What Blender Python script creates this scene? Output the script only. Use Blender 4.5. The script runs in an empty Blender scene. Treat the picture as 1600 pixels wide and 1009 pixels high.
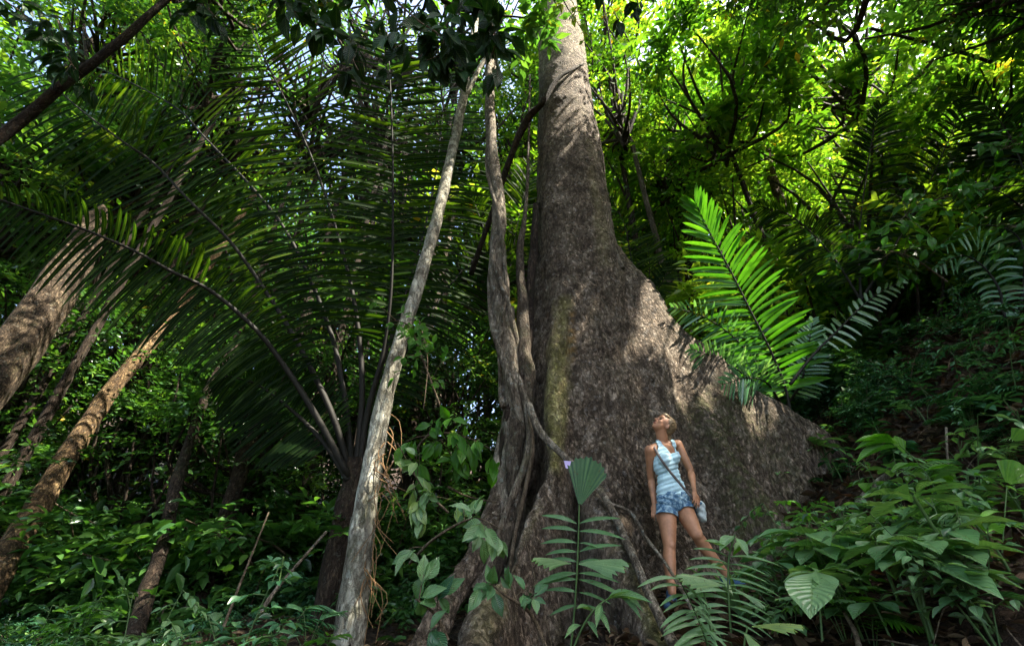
import bpy, bmesh, math, random
import numpy as np
from mathutils import Vector, Matrix, noise
R = math.radians
random.seed(11)
rng = np.random.default_rng(11)
S = bpy.context.scene
COL = S.collection

# ------------------------------------------------------------------ camera, sky, sun, exposure
PITCH = R(31.0)
F = 711.0
cam = bpy.data.cameras.new('camera'); camo = bpy.data.objects.new('camera', cam); COL.objects.link(camo)
cam.lens = 16.0; cam.sensor_width = 36.0; cam.clip_end = 600; cam.clip_start = 0.05
camo.rotation_euler = (R(90) + PITCH, 0, 0)
S.camera = camo
SUN_DIR = Vector((0.52, -0.20, 0.83)).normalized()          # towards the sun
w = bpy.data.worlds.new("World"); S.world = w; w.use_nodes = True
wn = w.node_tree.nodes; wl = w.node_tree.links
for n in list(wn): wn.remove(n)
sky = wn.new('ShaderNodeTexSky'); sky.sky_type = 'NISHITA'; sky.sun_disc = False
sky.sun_elevation = math.asin(SUN_DIR.z); sky.sun_rotation = math.atan2(SUN_DIR.x, SUN_DIR.y)
sky.air_density = 1.0; sky.dust_density = 4.0; sky.ozone_density = .6
bg = wn.new('ShaderNodeBackground'); bg.inputs[1].default_value = 0.15
wo = wn.new('ShaderNodeOutputWorld')
wl.new(sky.outputs[0], bg.inputs[0]); wl.new(bg.outputs[0], wo.inputs[0])
sl = bpy.data.lights.new('sun', 'SUN'); sl.energy = 4.6; sl.angle = R(0.53); sl.color = (1.0, 0.93, 0.78)
so = bpy.data.objects.new('sun', sl); COL.objects.link(so)
so.rotation_euler = SUN_DIR.to_track_quat('Z', 'Y').to_euler()
S.view_settings.view_transform = 'Standard'; S.view_settings.look = 'None'
S.view_settings.exposure = 2.3; S.view_settings.gamma = 1.0
cy = S.cycles
cy.denoising_prefilter = 'NONE'; cy.max_bounces = 5; cy.diffuse_bounces = 2; cy.glossy_bounces = 2; cy.transmission_bounces = 4
cy.transparent_max_bounces = 4; cy.use_denoising = True; cy.caustics_reflective = False; cy.caustics_refractive = False
cy.sample_clamp_indirect = 6.0
try: cy.denoiser = 'OPENIMAGEDENOISE'
except Exception: pass

def P(px, py, Y):
    """a point of the place at depth Y, seen in the direction of a spot of the photograph (1600 px wide)"""
    a = (px - 800) / F; v = (504.5 - py) / F
    c, s = math.cos(PITCH), math.sin(PITCH)
    dy = c - v * s; dz = s + v * c
    return np.array([a / dy * Y, Y, dz / dy * Y])
def to_px(p):
    c, s = math.cos(PITCH), math.sin(PITCH)
    d = p[1] * c + p[2] * s; u = -p[1] * s + p[2] * c
    if d < 0.05: return (-9999, -9999)
    return (800 + F * p[0] / d, 504.5 - F * u / d)
def ground_z(x, y):
    x = np.asarray(x, float); y = np.asarray(y, float)
    t = np.clip(x - 1.5, 0, 3.6)
    z = -0.9 + 0.11 * y + np.where(x > 0, 0.244 * x, 0.05 * x) + 0.11 * t * t + np.clip(x - 5.1, 0, 60) * 0.45
    far = np.clip(y - 9, 0, 200)
    z = z + far * 0.16 + np.clip(-x - 9, 0, 60) * 0.25
    z = z + 0.05 * np.sin(x * 2.1 + y * 1.3) + 0.03 * np.sin(x * 4.7 - y * 3.9 + 1)
    return z

# ------------------------------------------------------------------ mesh helpers
class MB:
    """collects vertices, faces and a leaf attribute (across, along, tone)"""
    def __init__(s): s.v = []; s.q = []; s.t = []; s.a = []; s.n = 0
    def add(s, v, quads=None, tris=None, attr=None):
        v = np.asarray(v, float).reshape(-1, 3)
        s.v.append(v)
        if quads is not None and len(quads): s.q.append(np.asarray(quads, int).reshape(-1, 4) + s.n)
        if tris is not None and len(tris): s.t.append(np.asarray(tris, int).reshape(-1, 3) + s.n)
        if attr is None: attr = np.full((len(v), 3), 0.5)
        s.a.append(np.asarray(attr, float).reshape(-1, 3)); s.n += len(v)
    def mesh(s, name, mat, smooth=True):
        v = np.concatenate(s.v) if s.v else np.zeros((0, 3)); a = np.concatenate(s.a)
        q = np.concatenate(s.q) if s.q else np.zeros((0, 4), int); t = np.concatenate(s.t) if s.t else np.zeros((0, 3), int)
        me = bpy.data.meshes.new(name)
        me.vertices.add(len(v)); me.vertices.foreach_set('co', v.ravel())
        me.loops.add(q.size + t.size); me.loops.foreach_set('vertex_index', np.concatenate([q.ravel(), t.ravel()]).astype(np.int32))
        me.polygons.add(len(q) + len(t))
        st = np.concatenate([np.arange(len(q)) * 4, q.size + np.arange(len(t)) * 3]).astype(np.int32)
        me.polygons.foreach_set('loop_start', st)
        me.update(calc_edges=True)
        me.polygons.foreach_set('use_smooth', np.full(len(me.polygons), smooth))
        at = me.attributes.new('leaf', 'FLOAT_COLOR', 'POINT')
        at.data.foreach_set('color', np.concatenate([a, np.ones((len(a), 1))], 1).ravel())
        if mat: me.materials.append(mat)
        return me
    def build(s, name, mat, parent=None, smooth=True):
        return link(name, s.mesh(name, mat, smooth), parent)
def link(name, me, parent=None):
    o = bpy.data.objects.new(name, me); COL.objects.link(o)
    if parent: o.parent = parent
    return o
def tag(o, label=None, cat=None, group=None, kind=None):
    if label: o['label'] = label
    if cat: o['category'] = cat
    if group: o['group'] = group
    if kind: o['kind'] = kind
    return o
def root(name, loc=(0, 0, 0), rz=0, label=None, cat=None, group=None):
    o = bpy.data.objects.new(name, None); COL.objects.link(o); o.location = loc; o.rotation_euler = (0, 0, rz)
    o.empty_display_size = 0.2
    return tag(o, label, cat, group)
def copy_tree(o, parent=None):
    c = o.copy(); COL.objects.link(c)
    if parent: c.parent = parent
    for ch in [x for x in list(o.children)]: copy_tree(ch, c)
    return c
def nrm(v):
    v = np.asarray(v, float); return v / np.maximum(np.linalg.norm(v, axis=-1, keepdims=True), 1e-9)
def catmull(pts, n):
    pts = np.asarray(pts, float); k = len(pts)
    p = np.vstack([2 * pts[0] - pts[1], pts, 2 * pts[-1] - pts[-2]])
    t = np.linspace(0, k - 1, n); i = np.minimum(t.astype(int), k - 2); f = (t - i)[:, None]
    a, b, c, d = p[i], p[i + 1], p[i + 2], p[i + 3]
    return .5 * (2 * b + (c - a) * f + (2 * a - 5 * b + 4 * c - d) * f ** 2 + (3 * b - a - 3 * c + d) * f ** 3)
def tube(mb, pts, rad, seg=10, n=None, rough=0.0, flute=0.0, cap=True, tone=0.5, seed=0, twist=0.0):
    n = n or max(2, len(pts) * 5)
    c = catmull(pts, n) if len(pts) > 2 else np.linspace(pts[0], pts[-1], n)
    rad = np.interp(np.linspace(0, 1, n), np.linspace(0, 1, len(rad)), rad)
    tg = nrm(np.gradient(c, axis=0))
    u = np.cross(tg[0], [0.3, 1, 0.2]); u /= np.linalg.norm(u); us = []
    for i in range(n):
        u = u - tg[i] * np.dot(u, tg[i]); u /= np.linalg.norm(u); us.append(u.copy())
    us = np.array(us); vs = np.cross(tg, us)
    th = np.linspace(0, 2 * np.pi, seg, endpoint=False)
    ii = np.arange(n)[:, None] / n
    L = np.sum(np.linalg.norm(np.diff(c, axis=0), axis=1))
    rr = rad[:, None] * (1 + rough * (np.sin(3 * th + ii * L * 3.1 + seed) * .5 + np.sin(2 * th - ii * L * 5.3 + seed * 2) * .5 + .6 * np.sin(ii * L * 9 + seed * 3 + th))
                         + flute * np.sin(4 * th + seed + twist * ii * L))
    v = c[:, None] + us[:, None] * (np.cos(th)[None, :, None] * rr[..., None]) + vs[:, None] * (np.sin(th)[None, :, None] * rr[..., None])
    idx = np.arange(n * seg).reshape(n, seg); nx = np.roll(idx, -1, 1)
    q = np.stack([idx[:-1], nx[:-1], nx[1:], idx[1:]], -1).reshape(-1, 4)
    V = v.reshape(-1, 3); tr = []
    if cap:
        V = np.vstack([V, c[0], c[-1]]); a, b = n * seg, n * seg + 1
        for j in range(seg):
            k = (j + 1) % seg; tr += [[a, idx[0, k], idx[0, j]], [b, idx[-1, j], idx[-1, k]]]
    at = np.full((len(V), 3), tone); at[:, 0] = np.tile(np.linspace(0, 1, seg), n + 1)[:len(V)]
    mb.add(V, q, tr, at)
    return c
# leaf blades ------------------------------------------------------
def blade(widths, fold=0.12, droop=0.12, across=1):
    """a leaf along +Y, length 1, half width given at stations; -> verts, quads, across, along"""
    m = len(widths); k = 2 * across + 1
    y = np.linspace(0, 1, m); v = []; ac = []; al = []
    for i in range(m):
        for j in range(-across, across + 1):
            f = j / across
            v.append([f * widths[i], y[i], abs(f) * widths[i] * fold * 4 * .5 - droop * y[i] ** 2]); ac.append(f * .5 + .5); al.append(y[i])
    q = []
    for i in range(m - 1):
        for j in range(k - 1):
            a = i * k + j; q.append([a, a + 1, a + 1 + k, a + k])
    return np.array(v), np.array(q), np.array(ac), np.array(al)
LEAF_FAR = (np.array([[0, 0, 0], [.2, .42, .04], [0, 1, -.1], [-.2, .42, .04], [0, .5, 0]]), None,
            np.array([.5, 1, .5, 0, .5]), np.array([0, .42, 1, .42, .5]), np.array([[0, 1, 4], [1, 2, 4], [0, 4, 3], [4, 2, 3]]))
b_ = blade([.012, .13, .2, .19, .12, .005], .3, .14); LEAF_MID = (*b_, None)
b_ = blade([.01, .02, .1, .17, .21, .215, .19, .14, .07, .002], .25, .22, 2); LEAF_NEAR = (*b_, None)
b_ = blade([.004, .035, .055, .06, .055, .045, .03, .002], .35, .25); LEAF_STRAP = (*b_, None)
b_ = blade([.01, .03, .07, .12, .17, .21, .225, .19, .09, .002], .2, .25, 2); LEAF_OBOV = (*b_, None)
def leaves(mb, tpl, pos, d, up, length, tone, wscale=1.0):
    tv, tq, ac, al, tt = tpl
    pos = np.asarray(pos, float); m = len(pos)
    if not m: return
    y = nrm(d); up = np.broadcast_to(np.asarray(up, float), y.shape)
    z = nrm(up - (up * y).sum(1, keepdims=True) * y + 1e-6); x = np.cross(y, z)
    L = np.broadcast_to(np.asarray(length, float), (m,)); W = np.broadcast_to(np.asarray(wscale, float), (m,))
    v = pos[:, None] + L[:, None, None] * (x[:, None] * tv[None, :, 0:1] * W[:, None, None] + y[:, None] * tv[None, :, 1:2] + z[:, None] * tv[None, :, 2:3])
    k = len(tv); off = (np.arange(m) * k)[:, None, None]
    q = (tq[None] + off).reshape(-1, 4) if tq is not None else None
    t = (tt[None] + off).reshape(-1, 3) if tt is not None else None
    tone = np.broadcast_to(np.asarray(tone, float), (m,))
    at = np.stack([np.tile(ac, m), np.tile(al, m), np.repeat(tone, k)], 1)
    mb.add(v, q, t, at)
def rv(n, s=1.0): return rng.normal(0, s, (n, 3))

# ------------------------------------------------------------------ materials
def mat_new(name):
    m = bpy.data.materials.new(name); m.use_nodes = True; nt = m.node_tree
    for n in list(nt.nodes): nt.nodes.remove(n)
    return m, nt, nt.nodes, nt.links
def N(nt, typ, **kw):
    n = nt.nodes.new(typ)
    for k, v in kw.items(): setattr(n, k, v)
    return n
def ramp(nt, fac, stops, interp='LINEAR'):
    r = N(nt, 'ShaderNodeValToRGB'); r.color_ramp.interpolation = interp
    e = r.color_ramp.elements
    while len(e) < len(stops): e.new(0.5)
    for el, (p, c) in zip(e, stops): el.position = p; el.color = (*c, 1)
    nt.links.new(fac, r.inputs[0]); return r.outputs[0]
def math_(nt, op, a, b=None, c=None):
    n = N(nt, 'ShaderNodeMath', operation=op)
    for i, x in enumerate((a, b, c)):
        if x is None: continue
        if isinstance(x, (int, float)): n.inputs[i].default_value = x
        else: nt.links.new(x, n.inputs[i])
    return n.outputs[0]
def mix(nt, fac, a, b, mode='MIX'):
    n = N(nt, 'ShaderNodeMix', data_type='RGBA', blend_type=mode)
    for s, x in ((n.inputs[0], fac), (n.inputs[6], a), (n.inputs[7], b)):
        if isinstance(x, (int, float)): s.default_value = x
        elif isinstance(x, tuple): s.default_value = (*x, 1)
        else: nt.links.new(x, s)
    return n.outputs[2]
def noise_(nt, scale, detail=4, rough=.55, vec=None, dist=0.0):
    n = N(nt, 'ShaderNodeTexNoise'); n.inputs['Scale'].default_value = scale; n.inputs['Detail'].default_value = detail
    n.inputs['Roughness'].default_value = rough; n.inputs['Distortion'].default_value = dist
    if vec is not None: nt.links.new(vec, n.inputs['Vector'])
    return n.outputs[0]
def coords(nt, scale=(1, 1, 1)):
    tc = N(nt, 'ShaderNodeTexCoord'); mp = N(nt, 'ShaderNodeMapping'); mp.inputs['Scale'].default_value = scale
    nt.links.new(tc.outputs['Object'], mp.inputs[0]); return mp.outputs[0]
def leafmat(name, stops, trans=0.42, rough=0.38, spec=0.5, veins=0.0, tcol=(1.25, 1.35, .45), var=0.25, patch=0.0):
    m, nt, nn, ll = mat_new(name)
    at = N(nt, 'ShaderNodeAttribute', attribute_name='leaf'); sp = N(nt, 'ShaderNodeSeparateColor'); ll.new(at.outputs[0], sp.inputs[0])
    oi = N(nt, 'ShaderNodeObjectInfo')
    tone = math_(nt, 'ADD', sp.outputs[2], math_(nt, 'MULTIPLY', math_(nt, 'SUBTRACT', oi.outputs['Random'], .5), var))
    col = ramp(nt, tone, stops)
    # paler midrib and side veins, a little mottling: marks of the leaf itself
    ax = math_(nt, 'ABSOLUTE', math_(nt, 'SUBTRACT', sp.outputs[0], .5))
    mid = math_(nt, 'LESS_THAN', ax, .035)
    col = mix(nt, math_(nt, 'MULTIPLY', mid, .35), col, (.16, .24, .06))
    hgt = None
    if veins:
        ph = math_(nt, 'ADD', math_(nt, 'MULTIPLY', sp.outputs[1], 75.0), math_(nt, 'MULTIPLY', ax, -38.0))
        wv = math_(nt, 'SINE', ph); hgt = math_(nt, 'ADD', wv, math_(nt, 'MULTIPLY', mid, -2.0))
        col = mix(nt, math_(nt, 'MULTIPLY', math_(nt, 'GREATER_THAN', wv, .82), .22 * veins), col, (.2, .3, .1))
    nz = noise_(nt, 9.0, 3, .6, coords(nt))
    col = mix(nt, .55, col, ramp(nt, nz, [(.3, (.55, .6, .6)), (.7, (1.25, 1.2, 1.1))]), 'MULTIPLY')
    if patch:
        p2 = noise_(nt, 60.0, 2, .5, coords(nt))
        col = mix(nt, math_(nt, 'MULTIPLY', math_(nt, 'GREATER_THAN', p2, .68), patch), col, (.12, .08, .03))
    bs = N(nt, 'ShaderNodeBsdfPrincipled'); ll.new(col, bs.inputs['Base Color'])
    bs.inputs['Roughness'].default_value = rough; bs.inputs['Specular IOR Level'].default_value = spec
    if hgt is not None:
        bp = N(nt, 'ShaderNodeBump'); bp.inputs['Strength'].default_value = .5; bp.inputs['Distance'].default_value = .004
        ll.new(hgt, bp.inputs['Height']); ll.new(bp.outputs[0], bs.inputs['Normal'])
    tr = N(nt, 'ShaderNodeBsdfTranslucent'); ll.new(mix(nt, 1.0, col, tcol, 'MULTIPLY'), tr.inputs[0])
    ms = N(nt, 'ShaderNodeMixShader'); ms.inputs[0].default_value = trans
    ll.new(bs.outputs[0], ms.inputs[1]); ll.new(tr.outputs[0], ms.inputs[2])
    o = N(nt, 'ShaderNodeOutputMaterial'); ll.new(ms.outputs[0], o.inputs[0])
    return m
G_FOREST = [(0, (.015, .055, .018)), (.4, (.05, .15, .04)), (.7, (.12, .27, .06)), (.94, (.24, .38, .06)), (1, (.5, .36, .03))]
G_TEAL = [(0, (.016, .065, .038)), (.4, (.045, .15, .075)), (.8, (.14, .33, .16)), (1, (.24, .42, .22))]
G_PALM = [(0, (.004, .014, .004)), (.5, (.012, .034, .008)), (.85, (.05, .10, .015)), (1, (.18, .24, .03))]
G_BRIGHT = [(0, (.04, .16, .015)), (.5, (.08, .27, .02)), (1, (.18, .42, .03))]
G_NEAR = [(0, (.04, .13, .07)), (.4, (.15, .33, .13)), (.8, (.28, .46, .22)), (1, (.36, .52, .16))]
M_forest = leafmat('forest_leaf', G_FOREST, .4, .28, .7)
M_sun_painted = leafmat('sun_painted_leaf', [(0, (.03, .10, .015)), (.35, (.10, .24, .02)), (.7, (.27, .40, .05)), (.93, (.5, .54, .12)), (1, (.6, .34, .02))], .5, .3, .6)  # paler, yellower forest leaf: sunlight painted into its colour
M_teal = leafmat('teal_leaf', G_TEAL, .3, .26, .9)
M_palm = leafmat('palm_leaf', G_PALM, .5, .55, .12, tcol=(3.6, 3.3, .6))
M_bright = leafmat('bright_palm_leaf', G_BRIGHT, .4, .35, .45)
M_near = leafmat('near_leaf', G_NEAR, .3, .27, .9, veins=.25, var=.35, patch=.6)
M_green = leafmat('fresh_leaf', G_BRIGHT, .4, .3, .6, veins=.4, var=.3)
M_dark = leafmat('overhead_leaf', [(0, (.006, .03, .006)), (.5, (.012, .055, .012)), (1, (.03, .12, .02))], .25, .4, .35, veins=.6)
M_litter = leafmat('dead_leaf', [(0, (.03, .015, .008)), (.4, (.06, .03, .015)), (.75, (.13, .075, .04)), (.93, (.28, .2, .12)), (1, (.48, .4, .28))], .12, .6, .3, veins=.3, tcol=(1.1, .8, .5), var=0)

def barkmat(name, base, light, dark, scale=6.0, bump=.03, stretch=.45, moss=0.25, mosscol=(.09, .12, .02), lichen=.2, lichcol=(.42, .43, .38), attr=False, rough=.85, ring=0):
    m, nt, nn, ll = mat_new(name)
    co = coords(nt, (1, 1, stretch))
    n1 = noise_(nt, scale, 8, .7, co, .1); n2 = noise_(nt, scale * .22, 4, .6, co)
    rd = noise_(nt, scale * 2.2, 6, .7, co, .15); rdg = math_(nt, 'ABSOLUTE', math_(nt, 'SUBTRACT', rd, .5))
    cow = N(nt, 'ShaderNodeVectorMath', operation='ADD'); ll.new(co, cow.inputs[0]); nw = N(nt, 'ShaderNodeTexNoise'); nw.inputs['Scale'].default_value = scale * 3; nw.inputs['Detail'].default_value = 3
    sw = N(nt, 'ShaderNodeVectorMath', operation='SCALE'); sw.inputs[3].default_value = .5 / scale; ll.new(nw.outputs[1], sw.inputs[0]); ll.new(sw.outputs[0], cow.inputs[1])
    vo2 = N(nt, 'ShaderNodeTexVoronoi'); vo2.inputs['Scale'].default_value = scale * 4.6; ll.new(cow.outputs[0], vo2.inputs['Vector'])
    vsp = N(nt, 'ShaderNodeSeparateColor'); ll.new(vo2.outputs['Color'], vsp.inputs[0]); flk = vsp.outputs[0]
    col = ramp(nt, n1, [(.28, dark), (.5, base), (.72, light)])
    col = mix(nt, .65, col, ramp(nt, n2, [(.3, (.55, .5, .45)), (.7, (1.3, 1.28, 1.25))]), 'MULTIPLY')
    col = mix(nt, .75, col, ramp(nt, flk, [(0, (.45, .43, .41)), (.5, (.9, .9, .9)), (1, (1.7, 1.7, 1.7))]), 'MULTIPLY')
    crack = ramp(nt, rdg, [(0, (.3, .26, .24)), (.035, (1, 1, 1))])
    col = mix(nt, .7, col, crack, 'MULTIPLY')
    n3 = noise_(nt, scale * 1.7, 6, .7, coords(nt)); n4 = noise_(nt, scale * .35, 5, .6, coords(nt, (1.1, .9, .7)))
    lm = math_(nt, 'MULTIPLY', math_(nt, 'GREATER_THAN', n3, .60), lichen)
    col = mix(nt, lm, col, lichcol)
    mm = ramp(nt, math_(nt, 'MULTIPLY', n4, math_(nt, 'ADD', n3, .5)), [(.54, (0, 0, 0)), (.68, (1, 1, 1))])
    col = mix(nt, math_(nt, 'MULTIPLY', mm, moss), col, mosscol)
    if attr:
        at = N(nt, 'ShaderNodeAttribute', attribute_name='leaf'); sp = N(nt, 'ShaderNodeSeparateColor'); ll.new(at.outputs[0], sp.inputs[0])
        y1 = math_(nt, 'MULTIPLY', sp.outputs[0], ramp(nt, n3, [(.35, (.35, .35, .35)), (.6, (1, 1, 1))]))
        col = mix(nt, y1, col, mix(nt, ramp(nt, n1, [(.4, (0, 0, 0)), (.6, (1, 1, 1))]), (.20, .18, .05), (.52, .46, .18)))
        col = mix(nt, math_(nt, 'MULTIPLY', math_(nt, 'MULTIPLY', sp.outputs[1], .8), ramp(nt, n3, [(.42, (0, 0, 0)), (.56, (1, 1, 1))])), col, (.36, .20, .06))
        col = mix(nt, math_(nt, 'MULTIPLY', sp.outputs[2], ramp(nt, n3, [(.42, (0, 0, 0)), (.55, (.8, .8, .8))])), col, mosscol)
    h = math_(nt, 'ADD', math_(nt, 'MULTIPLY', n1, 1.0), math_(nt, 'MULTIPLY', ramp(nt, rdg, [(0, (0, 0, 0)), (.06, (1, 1, 1))]), .5))
    h = math_(nt, 'ADD', h, math_(nt, 'MULTIPLY', vo2.outputs['Distance'], -.5)); h = math_(nt, 'ADD', h, math_(nt, 'MULTIPLY', flk, .35))
    h = math_(nt, 'ADD', h, math_(nt, 'MULTIPLY', n3, .5))
    if ring:
        wv = N(nt, 'ShaderNodeTexWave', wave_type='BANDS', bands_direction='Z'); wv.inputs['Scale'].default_value = ring; wv.inputs['Distortion'].default_value = 3
        ll.new(coords(nt), wv.inputs[0]); h = math_(nt, 'ADD', h, math_(nt, 'MULTIPLY', wv.outputs[1], .5))
    bs = N(nt, 'ShaderNodeBsdfPrincipled'); ll.new(col, bs.inputs['Base Color']); bs.inputs['Roughness'].default_value = rough
    bs.inputs['Specular IOR Level'].default_value = .3
    bp = N(nt, 'ShaderNodeBump'); bp.inputs['Strength'].default_value = 1.0; bp.inputs['Distance'].default_value = bump * 1.5
    ll.new(h, bp.inputs['Height']); ll.new(bp.outputs[0], bs.inputs['Normal'])
    o = N(nt, 'ShaderNodeOutputMaterial'); ll.new(bs.outputs[0], o.inputs[0]); return m
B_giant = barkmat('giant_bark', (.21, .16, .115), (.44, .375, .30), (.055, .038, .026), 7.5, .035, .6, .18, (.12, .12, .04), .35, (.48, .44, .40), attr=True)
B_pale = barkmat('pale_bark', (.42, .40, .32), (.72, .72, .62), (.09, .075, .05), 5, .014, .5, .7, (.10, .11, .045), .6, (.6, .62, .56))
B_liana = barkmat('liana_bark', (.24, .20, .15), (.46, .42, .34), (.07, .05, .035), 9, .012, .4, .35, (.13, .13, .04), .4, (.42, .48, .45), ring=0)
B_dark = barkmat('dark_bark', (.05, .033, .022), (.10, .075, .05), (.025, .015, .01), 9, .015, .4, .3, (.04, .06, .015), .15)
B_warm = barkmat('warm_bark', (.15, .095, .045), (.32, .23, .11), (.045, .025, .015), 8, .02, .4, .15, (.1, .08, .02), .15)
B_vine = barkmat('vine_bark', (.11, .085, .06), (.22, .19, .15), (.04, .03, .02), 9, .012, .4, .3, (.08, .09, .03), .25)
B_old = barkmat('old_bark', (.10, .07, .045), (.26, .2, .13), (.03, .02, .012), 8, .03, .35, .3, (.1, .1, .03), .2)
B_twig = barkmat('twig_bark', (.16, .12, .08), (.32, .26, .18), (.06, .04, .02), 20, .004, .3, .1, (.05, .06, .02), .1)
def plain(name, col, rough=.6, var=.25, scale=20, bump=.002, spec=.4):
    m, nt, nn, ll = mat_new(name); nz = noise_(nt, scale, 5, .6, coords(nt))
    c = mix(nt, 1.0, col, ramp(nt, nz, [(.3, (1 - var,) * 3), (.7, (1 + var,) * 3)]), 'MULTIPLY')
    bs = N(nt, 'ShaderNodeBsdfPrincipled'); ll.new(c, bs.inputs['Base Color']); bs.inputs['Roughness'].default_value = rough
    bs.inputs['Specular IOR Level'].default_value = spec
    bp = N(nt, 'ShaderNodeBump'); bp.inputs['Strength'].default_value = .5; bp.inputs['Distance'].default_value = bump
    ll.new(nz, bp.inputs['Height']); ll.new(bp.outputs[0], bs.inputs['Normal'])
    o = N(nt, 'ShaderNodeOutputMaterial'); ll.new(bs.outputs[0], o.inputs[0]); return m
M_rachis = plain('palm_rachis', (.012, .010, .006), .7, .4, 15)
M_stemg = plain('green_stem', (.06, .12, .03), .5, .3, 15)
M_soil = barkmat('forest_soil', (.055, .035, .02), (.11, .07, .045), (.02, .012, .008), 3.0, .05, 1, .2, (.03, .05, .01), .1, (.2, .15, .1), rough=.95)
M_skin = plain('skin', (.47, .22, .115), .5, .22, 14, .001, .5)
M_denim = None

# ------------------------------------------------------------------ ground: one sheet to the horizon
def ground():
    gx = np.concatenate([-np.geomspace(300, 9, 22), np.linspace(-8.5, 10, 120), np.geomspace(10.5, 300, 22)])
    gy = np.concatenate([-np.geomspace(120, 3, 14), np.linspace(-2.5, 14, 110), np.geomspace(14.5, 400, 24)])
    X, Y = np.meshgrid(gx, gy); Z = ground_z(X, Y)
    Z = np.minimum(Z, 45 + 0 * Z)
    near = (np.abs(X) < 14) & (Y < 16)
    Z = Z + near * .035 * (np.sin(X * 9.1 + Y * 2) * np.sin(Y * 7.7 - X * 3) + .6 * np.sin(X * 17 + 2 * np.sin(Y * 13)))
    v = np.stack([X, Y, Z], -1).reshape(-1, 3); i = np.arange(len(v)).reshape(X.shape)
    q = np.stack([i[:-1, :-1], i[:-1, 1:], i[1:, 1:], i[1:, :-1]], -1).reshape(-1, 4)
    mb = MB(); mb.add(v, q); o = mb.build('ground', M_soil); tag(o, 'dark forest soil rising in a slope to the right', kind='structure')
ground()

# ------------------------------------------------------------------ foliage builders
def spray(mb, tw, base, d, length, nl, lsize, tpl, tone, droop=.25, upn=.5):
    """a twig with alternate leaves"""
    t = np.linspace(.15, 1, nl); side = np.where(np.arange(nl) % 2 == 0, 1, -1)
    d = nrm(d); lat = nrm(np.cross(d, [0, 0, 1]) + 1e-3)
    pos = base + d * length * t[:, None] + np.array([0, 0, -1]) * (droop * length * t ** 2)[:, None]
    ld = d * .75 + lat * side[:, None] * .9 + np.array([0, 0, -.25]) + rv(nl, .22)
    ld[-1] = d
    up = np.array([0, 0, 1]) + rv(nl, upn)
    leaves(mb, tpl, pos, ld, up, lsize * rng.uniform(.7, 1.2, nl), np.clip(tone + rng.normal(0, .14, nl), 0, 1), rng.uniform(.85, 1.2, nl))
    if tw is not None: tube(tw, [base, base + d * length * .5 - np.array([0, 0, droop * length * .2]), pos[-1]], [.008, .005, .003], 3, 4, cap=False)
def crown_mesh(name, seed, rad, nclu, ntw, nl, lsize, mat, tpl=LEAF_FAR, base=(0, 0, 0), limbs=None, flat=.6):
    global rng
    rng = np.random.default_rng(seed); mb = MB()
    rad = np.array(rad)
    for k in range(nclu):
        u = nrm(rv(1))[0]; c = u * rng.uniform(.35, 1) ** .55 * rad
        tone0 = np.clip(rng.normal(.45, .16), .08, .85)
        csz = rng.uniform(.7, 1.3)
        if limbs is not None:
            b = np.array([0, 0, -rad[2] * 1.02 + rng.uniform(0, .8) * rad[2] * .9])
            mid = (b + c) * .5 + rv(1, .25)[0] + np.array([0, 0, -.12 * rad[2]])
            tube(limbs, [b, mid, c], [.06, .035, .015], 5, 8, rough=.1, cap=False)
        for j in range(ntw):
            d = nrm(rv(1))[0] * np.array([1, 1, flat]) + u * .35
            b = c + rv(1, .22 * csz)[0] * np.array([1, 1, .6])
            spray(mb, None, b, d, rng.uniform(.45, .95) * csz, nl, lsize, tpl, tone0)
    return mb.mesh(name, mat)
LB = MB()
crowns = []
for i, (rad, ncl, ntw, ls, mt) in enumerate([((2.4, 2.4, 2.2), 36, 17, .16, M_forest), ((2.0, 2.0, 2.8), 34, 15, .17, M_forest),
                                             ((2.8, 2.6, 1.9), 32, 13, .29, M_forest), ((2.2, 2.2, 2.4), 36, 16, .15, M_forest)]):
    lb = MB(); me = crown_mesh('crown', 100 + i, rad, ncl, ntw, 10, ls, mt, limbs=lb)
    crowns.append((me, lb.mesh('limbs', B_dark), rad))
crowns_sun_painted = []
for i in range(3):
    me = crowns[i][0].copy(); me.materials.clear(); me.materials.append(M_sun_painted); crowns_sun_painted.append((me, crowns[i][1], crowns[i][2]))  # same crowns again, sunlight painted into the leaf colour
rng = np.random.default_rng(5)
def trunk_mesh(h, r, seed, mat, lean=(0, 0)):
    mb = MB(); z0 = -.6
    pts = [[0, 0, z0], [lean[0] * .3 + .1 * math.sin(seed), lean[1] * .3, h * .35], [lean[0] * .7, lean[1] * .7 + .15 * math.sin(seed * 2), h * .7], [lean[0], lean[1], h]]
    tube(mb, pts, [r * 1.5, r * 1.02, r * .85, r * .6], 12, 24, rough=.1, seed=seed); return mb.mesh('trunk', mat)
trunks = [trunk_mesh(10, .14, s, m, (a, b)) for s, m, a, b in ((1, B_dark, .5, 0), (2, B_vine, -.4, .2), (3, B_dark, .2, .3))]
forest_list = []
def bent_trunk(off, h):
    mb = MB(); o = np.array([off[0], off[1], 0.])
    tube(mb, [[0, 0, -.6], [0, 0, h * .5], o * .3 + [0, 0, h * .78], o + [0, 0, h]], [.12, .07, .05, .025], 10, 20, rough=.1); return mb.mesh('trunk', B_dark)
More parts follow.
